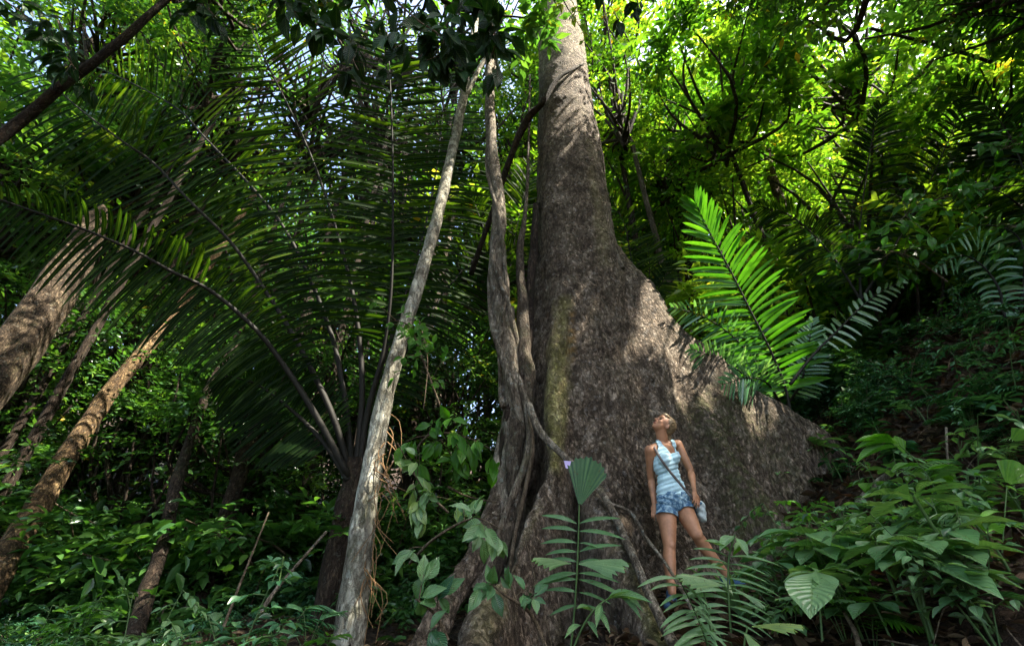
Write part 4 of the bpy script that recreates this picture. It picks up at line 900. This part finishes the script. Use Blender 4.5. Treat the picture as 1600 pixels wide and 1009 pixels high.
shrubs(5, (7, 10), (5.2, 7), 'rightside', (.6, 1.0), M_teal)
for i in range(16):
    px = rng.uniform(60, 640); py = rng.uniform(940, 1060); Y = rng.uniform(3.0, 4.6); p = P(px, py, Y); p[2] = float(ground_z(p[0], p[1]))
    kind = ['seedling', 'fern', 'sapling', 'fan'][i % 4]
    nm = {'seedling': ('broadleaf_seedling', 'seedling'), 'sapling': ('sapling', 'sapling'), 'fern': ('palm_seedling', 'seedling'), 'fan': ('fan_leaf_plant', 'plant')}[kind]
    plants.append((place(kind, int(rng.integers(0, 4)), p, rng.uniform(.6, 1.0), rng.uniform(0, 6.28), [M_near, M_green, M_teal][i % 3], nm[0], nm[1], None), 'leftfront'))

for i, (px, py) in enumerate([(1195, 770), (1230, 745), (1260, 722), (1290, 715), (1320, 700), (1215, 800), (1250, 780), (1300, 742)]):
    p = on_ground(px, py)
    if p is None: continue
    kd = ['seedling', 'sapling', 'fern', 'seedling'][i % 4]; nm = {'seedling': ('broadleaf_seedling', 'seedling'), 'sapling': ('sapling', 'sapling'), 'fern': ('palm_seedling', 'seedling')}[kd]
    plants.append((place(kd, i % 4, p, 1.0, i * 1.7, M_near if i % 2 else M_teal, nm[0], nm[1], None), 'foot'))
for i, (px, py) in enumerate([(1240, 800), (1350, 880), (1420, 935), (1500, 885), (1380, 790), (1560, 965), (1300, 835), (1465, 995), (1205, 905), (1535, 825), (1400, 860), (1330, 960), (1590, 890), (1450, 810), (1240, 955)]):
    p = on_ground(px, py + 25)
    if p is None: continue
    plants.append((place('seedling', i % 4, p, .85 + .25 * (i % 3) * .5, i * 2.1, M_near if i % 4 else M_green, 'broadleaf_seedling', 'seedling', None), 'slope'))
# single plants one can name
def plant_at(name, label, cat, base, parts, mat, stem=None, srad=(.006, .004)):
    """parts: functions called with (leaf mesh builder, stem mesh builder)"""
    a = MB(); b = MB()
    for fn in parts: fn(a, b)
    r = root(name, tuple(base), 0, label, cat)
    if b.n: local(b.build('stem', stem or M_stemg), r)
    local(a.build('leaves', mat), r); return r
def seg_leaf(p0, p1, up=(0, -.5, 1), tpl=LEAF_NEAR, w=1.0, tone=.5):
    def f(a, b):
        A, B = P(*p0), P(*p1); B = A + (B - A) * random.uniform(.82, 1.12) + np.array([random.gauss(0, .012) for _ in range(3)]); leaves(a, tpl, [A], [B - A], [up], np.linalg.norm(B - A), tone, w)
    return f
def fan_px(p0, p1, ang, up=(0, -1, .35), **kw):
    def f(a, b):
        A, B = P(*p0), P(*p1); wedge(a, A, B - A, up, np.linalg.norm(B - A), ang, **kw)
    return f
def stem_px(pts, r0=.006, r1=.003):
    def f(a, b): tube(b, [P(*p) for p in pts], [r0, r1], 6, len(pts) * 5, cap=False)
    return f
Yf = 2.9
fl = [stem_px([(885, 1070, Yf), (897, 960, Yf), (903, 860, Yf), (905, 788, Yf)], .006, .004), fan_px((905, 792, Yf), (921, 716, Yf), 1.0, tone=.18, n=20, teeth=.07, droop=.02),
      fan_px((900, 880, Yf - .1), (975, 876, Yf - .3), .75, up=(0, -.55, .8), tone=.6, n=16, split=.06), fan_px((896, 880, Yf), (838, 868, Yf - .2), .5, up=(0, -.5, .8), tone=.55)]
for y0, dl, dr in ((818, (850, 790), (965, 802)), (830, (846, 815), (968, 828)), (848, (845, 838), (950, 850)), (862, (843, 852), (958, 842)), (905, (848, 900), (960, 915)), (925, (845, 918), (952, 930)), (895, (836, 905), (962, 898)), (945, (852, 955), (948, 948)), (878, (850, 870), (965, 868))):
    fl += [seg_leaf((902, y0, Yf), (*dl, Yf + .05), tpl=LEAF_STRAP, w=1.25, up=(0, -.8, .6), tone=.45), seg_leaf((904, y0, Yf), (*dr, Yf - .1), tpl=LEAF_STRAP, w=1.0, up=(0, -.8, .6), tone=.45)]
plant_at('fan_leaf_palm', 'seedling palm holding a dark pleated fan leaf just under the lavender tag', 'seedling palm', P(900, 1060, Yf), fl, M_near)
Yf = 2.6
fl = [stem_px([(880, 1060, Yf), (905, 990, Yf), (930, 950, Yf), (965, 925, Yf)], .006, .003)]
for a_, b_ in (((965, 925), (1010, 945)), ((962, 926), (1008, 962)), ((950, 935), (1005, 928)), ((945, 940), (985, 905)), ((930, 950), (955, 985)), ((925, 955), (895, 940)), ((915, 968), (940, 985)), ((910, 975), (885, 985)), ((940, 942), (930, 975))):
    fl.append(seg_leaf((*a_, Yf), (*b_, Yf - .12), w=.55, up=(0, -.5, .85), tone=.6))
plant_at('drooping_seedling', 'pale green seedling with narrow drooping leaflets between the two front roots', 'seedling', P(880, 1060, Yf), fl, M_near)
Yf = 2.9
fl = [stem_px([(1150, 1060, Yf), (1140, 960, Yf), (1138, 880, Yf), (1148, 835, Yf)], .006, .004), stem_px([(1125, 1060, Yf), (1105, 960, Yf), (1098, 930, Yf)], .005, .004)]
for k in range(13):
    y0 = 870 + k * 11; fl += [seg_leaf((1138, y0, Yf), (1085 - k * 2, y0 - 22 + k, Yf - .05), tpl=LEAF_STRAP, w=1.3, up=(0, -.5, .9), tone=.6), seg_leaf((1138, y0, Yf), (1215 - k, y0 + 4 + k * 2, Yf - .1), tpl=LEAF_STRAP, w=.9, up=(0, -.5, .9), tone=.6)]
fl += [seg_leaf((1145, 865, Yf), (1112, 842, Yf - .05), w=.9, tone=.6), seg_leaf((1147, 862, Yf), (1168, 845, Yf), w=.8, tone=.7), seg_leaf((1148, 838, Yf), (1174, 862, Yf - .1), w=.9, tone=.8), seg_leaf((1148, 836, Yf), (1128, 856, Yf - .1), w=.9, tone=.7)]
plant_at('foot_palm_seedling', 'palm seedling with many narrow leaflets before the woman\'s left foot', 'seedling', P(1150, 1060, Yf), fl, M_near)
Yf = 2.6
fl = [stem_px([(1130, 1080, Yf), (1108, 970, Yf), (1100, 925, Yf)], .006, .004), fan_px((1136, 915, Yf), (1062, 895, Yf - .1), .6, up=(0, -.5, .8), tone=.7, split=.05), fan_px((1140, 915, Yf), (1188, 940, Yf - .1), .3, up=(0, -.5, .8), tone=.7, split=.1)]
for k in range(11):
    x0 = 1062 + k * 5; y0 = 905 + k * 12; fl += [seg_leaf((x0, y0, Yf), (x0 - 52, y0 - 6 + k, Yf - .1), tpl=LEAF_STRAP, w=1.4, up=(0, -.4, .9), tone=.65), seg_leaf((x0, y0, Yf), (x0 + 46, y0 + 30, Yf - .1), tpl=LEAF_STRAP, w=1.1, up=(0, -.4, .9), tone=.6)]
fl.append(stem_px([(1118, 1040, Yf), (1090, 965, Yf), (1060, 900, Yf)], .005, .003))
plant_at('split_fan_seedling', 'palm seedling with a broad split fan leaf hiding the woman\'s shoes', 'seedling', P(1130, 1080, Yf), fl, M_near)
Yf = 2.3
plant_at('broad_fan_seedling', 'low seedling with one broad mottled fan leaf at the bottom edge below the woman', 'seedling', P(1165, 1060, Yf), [stem_px([(1165, 1070, Yf), (1163, 1010, Yf), (1168, 978, Yf)]), fan_px((1168, 978, Yf), (1245, 972, Yf - .15), .75, up=(0, -.3, 1), tone=.75, split=.08, n=18), fan_px((1160, 985, Yf), (1182, 1008, Yf - .1), .5, up=(0, -.3, 1), tone=.6)], M_near)
Yf = 3.2
fl = [stem_px([(1520, 900, Yf), (1480, 800, Yf), (1440, 730, Yf), (1400, 690, Yf)], .005, .003)]
for a_, b_ in (((1405, 692), (1318, 682)), ((1408, 697), (1325, 706)), ((1402, 690), (1335, 672)), ((1398, 688), (1372, 674)), ((1440, 728), (1388, 728)), ((1445, 735), (1500, 718)), ((1450, 745), (1498, 732)), ((1455, 752), (1502, 748)), ((1440, 722), (1470, 712))):
    fl.append(seg_leaf((*a_, Yf), (*b_, Yf - .05), w=.6, up=(0, -.3, 1), tone=.5))
fl.append(fan_px((1415, 712, Yf), (1400, 682, Yf), .9, tone=.5, up=(0, -.7, .7), n=10))
plant_at('bright_seedling', 'bright green seedling with long narrow leaflets on the dim slope', 'seedling', P(1520, 900, Yf), fl, M_green)
Yf = 2.6
plant_at('wedge_leaf_seedling', 'seedling with a bright wedge-shaped fan leaf held up at the right edge', 'seedling', P(1563, 930, Yf),
         [stem_px([(1563, 940, Yf), (1566, 860, Yf), (1573, 760, Yf)], .005, .003), fan_px((1573, 758, Yf), (1592, 722, Yf), 1.15, tone=.6, n=12), fan_px((1580, 690, Yf), (1600, 672, Yf), .9, tone=.6, n=10)] +
         [seg_leaf((1566, 800 + k * 22, Yf), (1566 + s_ * 48, 790 + k * 24, Yf - .1), tpl=LEAF_STRAP, w=1.5, up=(0, -.4, .9), tone=.6) for k in range(5) for s_ in (-1, 1)], M_green)
Yf = 2.5
fl = [stem_px([(1285, 1000, Yf), (1280, 940, Yf), (1275, 895, Yf)], .006, .004)]
for an in range(8):
    b_ = (1275 + 50 * math.cos(an * .8 + .2), 903 + 20 * math.sin(an * .8 + .2)); fl.append(seg_leaf((1275, 893, Yf), (*b_, Yf - .25 * math.sin(an * .8 + .2)), tpl=LEAF_OBOV, w=1.2, up=(0, -.2, 1), tone=.65))
plant_at('whorled_seedling', 'seedling with a whorl of broad ribbed leaves above brown litter at bottom', 'seedling', P(1285, 1000, Yf), fl, M_near)
def drooping_branch(name, label, pts, n, L, mat, seed, spread=.25, tone=.5, tpl=LEAF_NEAR, parent_mat=B_twig, hang=.8, cat='branch'):
    """a leafy branch: side twigs with hanging leaves"""
    global rng
    keep = rng; rng = np.random.default_rng(seed); a = MB(); b = MB(); c = tube(b, [P(*p) for p in pts], [.012, .004], 6, 30, cap=False)
    for k in range(n):
        o = c[int(rng.uniform(.15, .99) * 29)]; d = nrm(rv(1)[0] + [0, -.3, -.1]); m = rng.integers(3, 7); e = o + d * spread * rng.uniform(.4, 1.2)
        tube(b, [o, (o + e) / 2 + [0, 0, .02], e], [.004, .002], 4, 5, cap=False)
        ld = d * .6 + np.array([0, 0, -hang]) + rv(m, .55); leaves(a, tpl, np.tile(e, (m, 1)) - d * rng.uniform(0, spread * .5, (m, 1)), ld, np.array([0, -1., .5]) + rv(m, .5), L * rng.uniform(.7, 1.15, m), np.clip(tone + rng.normal(0, .15, m), 0, 1), rng.uniform(.9, 1.2))
    rng = keep; r = root(name, tuple(P(*pts[0])), 0, label, cat); local(b.build('twig', parent_mat), r); local(a.build('leaves', mat), r); return r
drooping_branch('leafy_branch', 'leafy branch of fresh green hanging leaves between pale tree and liana tree', [(640, 720, 4.5), (670, 680, 4.3), (720, 680, 4.2), (775, 705, 4.1)], 15, .19, M_green, 1, .3, .45)
drooping_branch('leafy_twig', 'sprig of long drooping leaves beside the pale trunk', [(700, 800, 4.3), (660, 760, 4.1), (620, 690, 3.9)], 8, .17, M_near, 2, .25, .7)
drooping_branch('low_branch', 'low branch with long blade leaves over the left root', [(640, 880, 3.6), (680, 840, 3.4), (740, 810, 3.3), (790, 830, 3.2)], 6, .17, M_near, 3, .22, .6, hang=.2)
drooping_branch('root_side_sprig', 'bluish leaf sprig low in front of the pale tree foot', [(700, 1000, 2.8), (680, 960, 2.8), (650, 935, 2.7)], 4, .15, M_near, 4, .12, .4, hang=.3)
drooping_branch('root_front_sprig', 'sprig with broad leaves in front of the split front root', [(860, 1030, 2.7), (830, 960, 2.7), (790, 930, 2.6), (770, 915, 2.6)], 5, .11, M_near, 5, .14, .4, hang=.3)
drooping_branch('climbing_shrub', 'loose shrub of small fresh leaves in front of the pale trunk', [(690, 640, 4.6), (660, 560, 4.5), (640, 510, 4.4), (610, 500, 4.3)], 22, .12, M_green, 6, .4, .4, hang=.1, cat='shrub')
drooping_branch('sunlit_sprig', 'sunlit yellow-green leaf sprig crossing the top of the giant trunk', [(860, -60, 3.6), (880, 0, 3.7), (905, 40, 3.8), (925, 75, 3.9)], 12, .15, M_sun_painted, 7, .25, .75)
for k, (pts, n, lab) in enumerate([
    ([(380, -80, 1.9), (430, -10, 2.0), (480, 30, 2.0), (530, 60, 2.1), (560, 110, 2.1)], 15, 'dark hanging branch of broad leaves above the palm, left end of the row'),
    ([(560, -80, 1.8), (610, -10, 1.9), (650, 30, 1.9), (690, 60, 1.9), (700, 110, 2.0)], 17, 'dark hanging branch of broad leaves above the middle of the palm'),
    ([(700, -90, 1.8), (740, -10, 1.9), (760, 20, 1.9), (775, 60, 1.9), (765, 95, 1.9)], 16, 'dark hanging branch of broad leaves just left of the giant trunk'),
    ([(250, -80, 2.2), (300, -10, 2.3), (340, 30, 2.4)], 8, 'dark leafy branch at the top edge near the slanting branch'),
    ([(-60, -40, 2.6), (20, 10, 2.7), (80, 60, 2.8), (120, 110, 2.9)], 14, 'dark leafy branch in the upper left corner beside the slanting branch'),
    ([(470, -90, 2.0), (530, -30, 2.1), (590, 0, 2.1)], 10, 'dark leafy branch along the top edge above the palm tip'),
    ([(900, -80, 2.6), (960, -20, 2.7), (1000, 15, 2.8)], 9, 'shaded leafy branch at the top edge right of the giant trunk')]):
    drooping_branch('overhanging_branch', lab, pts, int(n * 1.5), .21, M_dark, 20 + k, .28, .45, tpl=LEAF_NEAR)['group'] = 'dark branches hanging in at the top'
for k, (pts, n, L, lab) in enumerate([
    ([(1700, 300, 4.2), (1600, 290, 4.1), (1520, 300, 4.0), (1440, 320, 3.9), (1400, 350, 3.9)], 34, .17, 'large leafy bough of glossy green leaves in front of the dark palm'),
    ([(1700, 230, 3.8), (1620, 220, 3.8), (1560, 235, 3.8)], 14, .17, 'leafy bough with broad lit leaves at the right edge above the large bough'),
    ([(1480, 440, 4.6), (1420, 400, 4.5), (1360, 390, 4.4), (1290, 380, 4.4)], 22, .15, 'leafy bough of small green leaves low in front of the dark palm'),
    ([(1700, 380, 4.0), (1640, 360, 4.0), (1560, 350, 4.0)], 12, .16, 'short leafy bough drooping over the silvery palm')]):
    drooping_branch('leafy_bough', lab, pts, n, L, M_green, 40 + k, .42, .25, hang=.35)['group'] = 'green boughs at right'

# dead sticks and litter
for k, (pts, rad, lab) in enumerate([
    ([(1478, 668, 3.4), (1482, 730, 3.35), (1500, 800, 3.3), (1530, 855, 3.25)], .008, 'thin pale upright stick on the slope above the wedge-leaf seedling'),
    ([(820, 838, 3.1), (835, 900, 3.05), (860, 1000, 2.95), (868, 1040, 2.9)], .005, 'thin bare stem standing left of the fan-leaf seedling'),
    ([(1345, 800, 3.9), (1370, 770, 3.9), (1400, 745, 3.9)], .045, 'mossy log stub lying on the slope'),
    ([(1260, 690, 4.8), (1340, 670, 4.7), (1430, 650, 4.6), (1540, 632, 4.5)], .012, 'long thin fallen pole lying across the upper slope'),
    ([(1440, 640, 4.2), (1490, 700, 4.0), (1560, 770, 3.8)], .008, 'thin fallen stick pointing at the right edge'),
    ([(1345, 1020, 2.3), (1335, 985, 2.4), (1318, 955, 2.5)], .012, 'short brown stick stuck in litter at the bottom'),
    ([(405, 960, 4.2), (440, 910, 4.3), (510, 830, 4.6)], .02, 'grey dead pole leaning in the brush left of the pale tree'),
    ([(345, 990, 4.6), (380, 900, 4.9), (420, 800, 5.2)], .014, 'thin dead pole leaning before the shadowed trunk'),
    ([(700, 760, 4.6), (730, 775, 4.6), (775, 785, 4.7)], .010, 'reddish fallen twig left of the liana foot'),
    ([(662, 640, 4.6), (668, 560, 4.7), (655, 500, 4.8)], .006, 'thin hanging aerial stem beside the pale trunk')]):
    p = [P(*a) for a in pts]
    if k in (2, 3, 4):
        p = [on_ground(a[0], a[1]) if on_ground(a[0], a[1]) is not None else P(*a) for a in pts]; p = [x + [0, 0, rad * .8 + .02] for x in p]
    mb = MB(); tube(mb, p, [rad, rad * .8, rad * .6], 7, 24, rough=.12, seed=k); tag(mb.build('stick' if k != 2 else 'log', B_liana if k in (0, 2, 6) else B_twig), lab, 'stick' if k != 2 else 'log')
for k in range(9):
    an = -1.2 + k * .3
mb = MB(); n = 26; bb = P(590, 850, 4.8)
for k in range(n):
    z = rng.uniform(-.6, 1.2); p0 = P(588, 800, 4.85) + [rng.normal(0, .03), rng.normal(0, .03), z]; tube(mb, [p0, p0 + [rng.normal(.08, .08), -.05, -.15], p0 + [rng.normal(.12, .15), -.08, -rng.uniform(.3, .7)]], [.006, .003], 4, 6, cap=False)
tag(mb.build('dead_frond_strands', plain('dry_fibre', (.25, .14, .06), .8, .4)), 'tangle of dry orange-brown strands along the right side of the pale trunk', 'dead fronds')
def litter():
    mb = MB(); mb2 = MB()
    n = 26000; u = rng.uniform(0, 1, n); x = rng.uniform(-5, 8.5, n); y = 1.0 + 8 * u ** 1.4
    x = np.where(rng.random(n) < .6, rng.uniform(.6, 6.5, n), x)
    z = ground_z(x, y) + .02 + rng.uniform(0, .035, n); sc = np.where(rng.random(n) < .06, 1.9, 1.0)
    tp = blade([.01, .13, .21, .19, .09, .005], .35, -.18); leaves(mb, (*tp, None), np.stack([x, y, z], 1), np.stack([rng.normal(0, 1, n), rng.normal(0, 1, n), rng.normal(0, .25, n)], 1), rv(n, .6) + [-.2, -.1, 1.0], rng.uniform(.05, .12, n) * sc * np.where(np.hypot(x, y) < 3, .65, 1), np.clip(rng.beta(1.6, 2.2, n), 0, 1), rng.uniform(.6, 1.3, n))
    tag(mb.build('leaf_litter', M_litter), 'brown dead leaves covering the forest floor', kind='stuff')
    for k in range(700):
        x = rng.uniform(-4, 7); y = 1.2 + 6.5 * rng.random() ** 1.3; a = rng.uniform(0, 6.28); L = rng.uniform(.1, .5); q = np.array([x + math.cos(a) * L, y + math.sin(a) * L]); m_ = np.array([x + math.cos(a + .15) * L * .5, y + math.sin(a + .15) * L * .5])
        tube(mb2, [[x, y, float(ground_z(x, y)) + .03], [*m_, float(ground_z(*m_)) + .06 + rng.uniform(0, .04)], [*q, float(ground_z(*q)) + .04]], [.005, .003, .0015], 4, 6, cap=False)
    tag(mb2.build('twig_litter', B_twig), 'small dead twigs strewn over the litter', kind='stuff')
litter()

# ------------------------------------------------------------------ gaps cut in the crowns to let the sun onto chosen spots
shafts = [(P(1180, 120, 9), 2.4, .95), (P(1350, 100, 8), 1.9, .95), (P(1000, 180, 9), 1.3, .9), (P(1250, 260, 8), 1.2, .9), (P(1050, 60, 9), 1.5, .9), (P(1500, 60, 7.5), 1.3, .9), (P(885, -40, 5.2), 1.6, 1), (P(885, 40, 5.2), 1.5, 1), (P(905, 110, 5.2), .7, .9), (P(872, 540, 4.9), .22, .9), (P(870, 640, 4.7), .16, .8), (P(610, 590, 5), .22, 1), (P(585, 690, 5), .12, .8), (P(570, 770, 5), .2, .7), (P(560, 860, 5), .2, .6),
          (P(785, 480, 5), .14, .9), (P(790, 560, 5), .14, .9), (P(770, 350, 5), .12, .7), (P(225, 580, 7.2), .35, .75), (P(165, 640, 6.9), .3, .6), (P(100, 740, 6.5), .2, .5), (P(110, 440, 6.5), .3, .7), (P(30, 540, 6.2), .2, .5),
          (P(1200, 560, 5.5), .35, 1), (P(1150, 450, 5.3), .45, 1), (P(1110, 370, 5.2), .45, 1), (P(1560, 260, 3.9), .5, .9), (P(1450, 320, 4.0), .4, .9), (P(1400, 690, 3.2), .25, .9), (P(1590, 740, 2.6), .2, .9),
          (P(1062, 705, 4.4), .13, .7), (P(1036, 660, 4.4), .12, .8), (P(1095, 850, 4.3), .1, .6), (P(740, 690, 4.2), .3, .8), (P(650, 520, 4.5), .4, .8), (P(640, 690, 4.0), .2, .7), (P(700, 820, 4.6), .2, .6), (P(1000, 560, 5), .2, .5),
          (P(450, 960, 3.6), .3, .7), (P(1200, 880, 3), .3, .6), (P(1000, 930, 3.8), .12, .8), (P(330, 250, 9.5), 2.2, .95), (P(450, 350, 10), 1.9, .95), (P(250, 420, 8.5), 1.4, .9), (P(480, 250, 5.8), .5, .8), (P(380, 330, 6), .8, .9), (P(250, 260, 5.4), .4, .7), (P(150, 180, 9), 1.2, .9), (P(60, 600, 9), 1.2, .9), (P(180, 480, 9), 1.2, .9), (P(250, 760, 8), .8, .7), (P(430, 640, 9), 1.0, .8), (P(200, 300, 9.5), 1.3, .9), (P(100, 500, 9), 1.0, .9), (P(540, 180, 10), 1.4, .9), (P(400, 480, 9.5), 1, .9), (P(300, 620, 9), .7, .8), (P(700, 560, 9), .7, .8)]
def open_gaps():
    sd = np.array(SUN_DIR); done = 0
    bpy.context.view_layer.update(); g2 = np.random.default_rng(3)
    for r, grp in forest_list:
        for o in r.children:
            if not o.name.startswith('crown'): continue
            M = np.array(o.matrix_world); me = o.data; c = M[:3, 3]; R_ = 3.6 * max(o.scale)
            hit = []
            for T, rad, pr in shafts:
                t = (c - T) @ sd
                if t > 1.5 and np.linalg.norm(c - T - sd * t) < R_: hit.append((T, rad, pr))
            if not hit: continue
            n = len(me.vertices); v = np.empty(n * 3, np.float32); me.vertices.foreach_get('co', v); v = v.reshape(-1, 3); wv = v @ M[:3, :3].T + M[:3, 3]
            k = n // 5; cen = wv.reshape(k, 5, 3)[:, 4]; kill = np.zeros(k, bool)
            for T, rad, pr in hit:
                rel = cen - T; t = rel @ sd; dd = np.linalg.norm(rel - t[:, None] * sd, axis=1); kill |= (dd < rad + .1) & (t > 1) & (g2.random(k) < pr)
            if not kill.any(): continue
            kp = ~kill; a = np.empty(n * 4, np.float32); me.attributes['leaf'].data.foreach_get('color', a); a = a.reshape(-1, 4)[:, :3].reshape(k, 5, 3)[kp].reshape(-1, 3)
            mb = MB(); m = int(kp.sum()); mb.add(v.reshape(k, 5, 3)[kp].reshape(-1, 3), None, (LEAF_FAR[4][None] + (np.arange(m) * 5)[:, None, None]).reshape(-1, 3), a)
            o.data = mb.mesh('crown', me.materials[0]); done += 1
    print('gaps in', done)
open_gaps()

# ------------------------------------------------------------------ words for the many
ORD = 'first second third fourth fifth sixth seventh eighth ninth tenth eleventh twelfth thirteenth fourteenth fifteenth sixteenth seventeenth eighteenth nineteenth twentieth'.split()
TENS = {20: 'twenty', 30: 'thirty', 40: 'forty', 50: 'fifty', 60: 'sixty', 70: 'seventy', 80: 'eighty', 90: 'ninety'}
def ordinal(i):
    if i < 20: return ORD[i]
    t = (i + 1) // 10 * 10; u = (i + 1) % 10
    return (TENS[t] + '-' + ORD[u - 1]) if u else TENS[t][:-1] + 'ieth'
def name_rows(rows, desc, where, cat, group, center):
    rows = sorted(rows, key=lambda r: to_px(center(r))[0])
    for i, r in enumerate(rows):
        r['label'] = f"{desc}, {ordinal(i)} from left {where}"; r['category'] = cat; r['group'] = group
def crown_c(r):
    c = [o for o in r.children if o.name.startswith('crown')]; return np.array(Vector(r.location) + c[0].location)
W = {'corner': ('dark leafy tree', 'among the near trees at upper left', 'near dark trees at upper left'), 'thicket': ('small-leaved young tree', 'in the thicket under the fronds', 'young trees in the thicket'), 'right': ('sunlit yellow-green tree', 'in the thicket right of the giant trunk', 'sunlit trees right of the giant'),
     'left': ('deep green leafy forest tree', 'just behind the big palm', 'trees behind the big palm'),
     'second': ('leafy second-row forest tree', 'behind palm and giant', 'second row of forest trees'),
     'third': ('tall hindmost forest tree', 'in front of the far wood', 'hindmost row of forest trees'),
     'canopy': ('unseen canopy tree added overhead to shade the slope', 'above and behind the camera', 'unseen canopy trees added for shade')}
for k, (a_, b_, g_) in W.items(): name_rows([r for r, g in forest_list if g == k], a_, b_, 'tree', g_, crown_c)
KD = {'broadleaf_seedling': 'broad-leaved seedling', 'sapling': 'small leafy sapling', 'palm_seedling': 'narrow-leaved palm seedling', 'fan_leaf_plant': 'small fan-leaved plant', 'grass_tuft': 'tuft of long grass blades', 'bush': 'dense leafy bush'}
ZN = {'foot': 'at the outer end of the buttress', 'slope': 'on the littered slope at right', 'left': 'in the shade under the palm fronds', 'leftback': 'in the row behind the palm foot', 'leftnear': 'low before the leaning trunks', 'back': 'behind the top of the buttress', 'rightside': 'at the upper right edge of the slope', 'leftfront': 'at the bottom left of the giant roots'}
for z, wz in ZN.items():
    for kd, ds in KD.items():
        rs = [r for r, zz in plants if zz == z and r.name.split('.')[0] == kd]
        if rs: name_rows(rs, ds, wz, rs[0]['category'], f"{ds}s {wz}", lambda r: np.array(r.location))
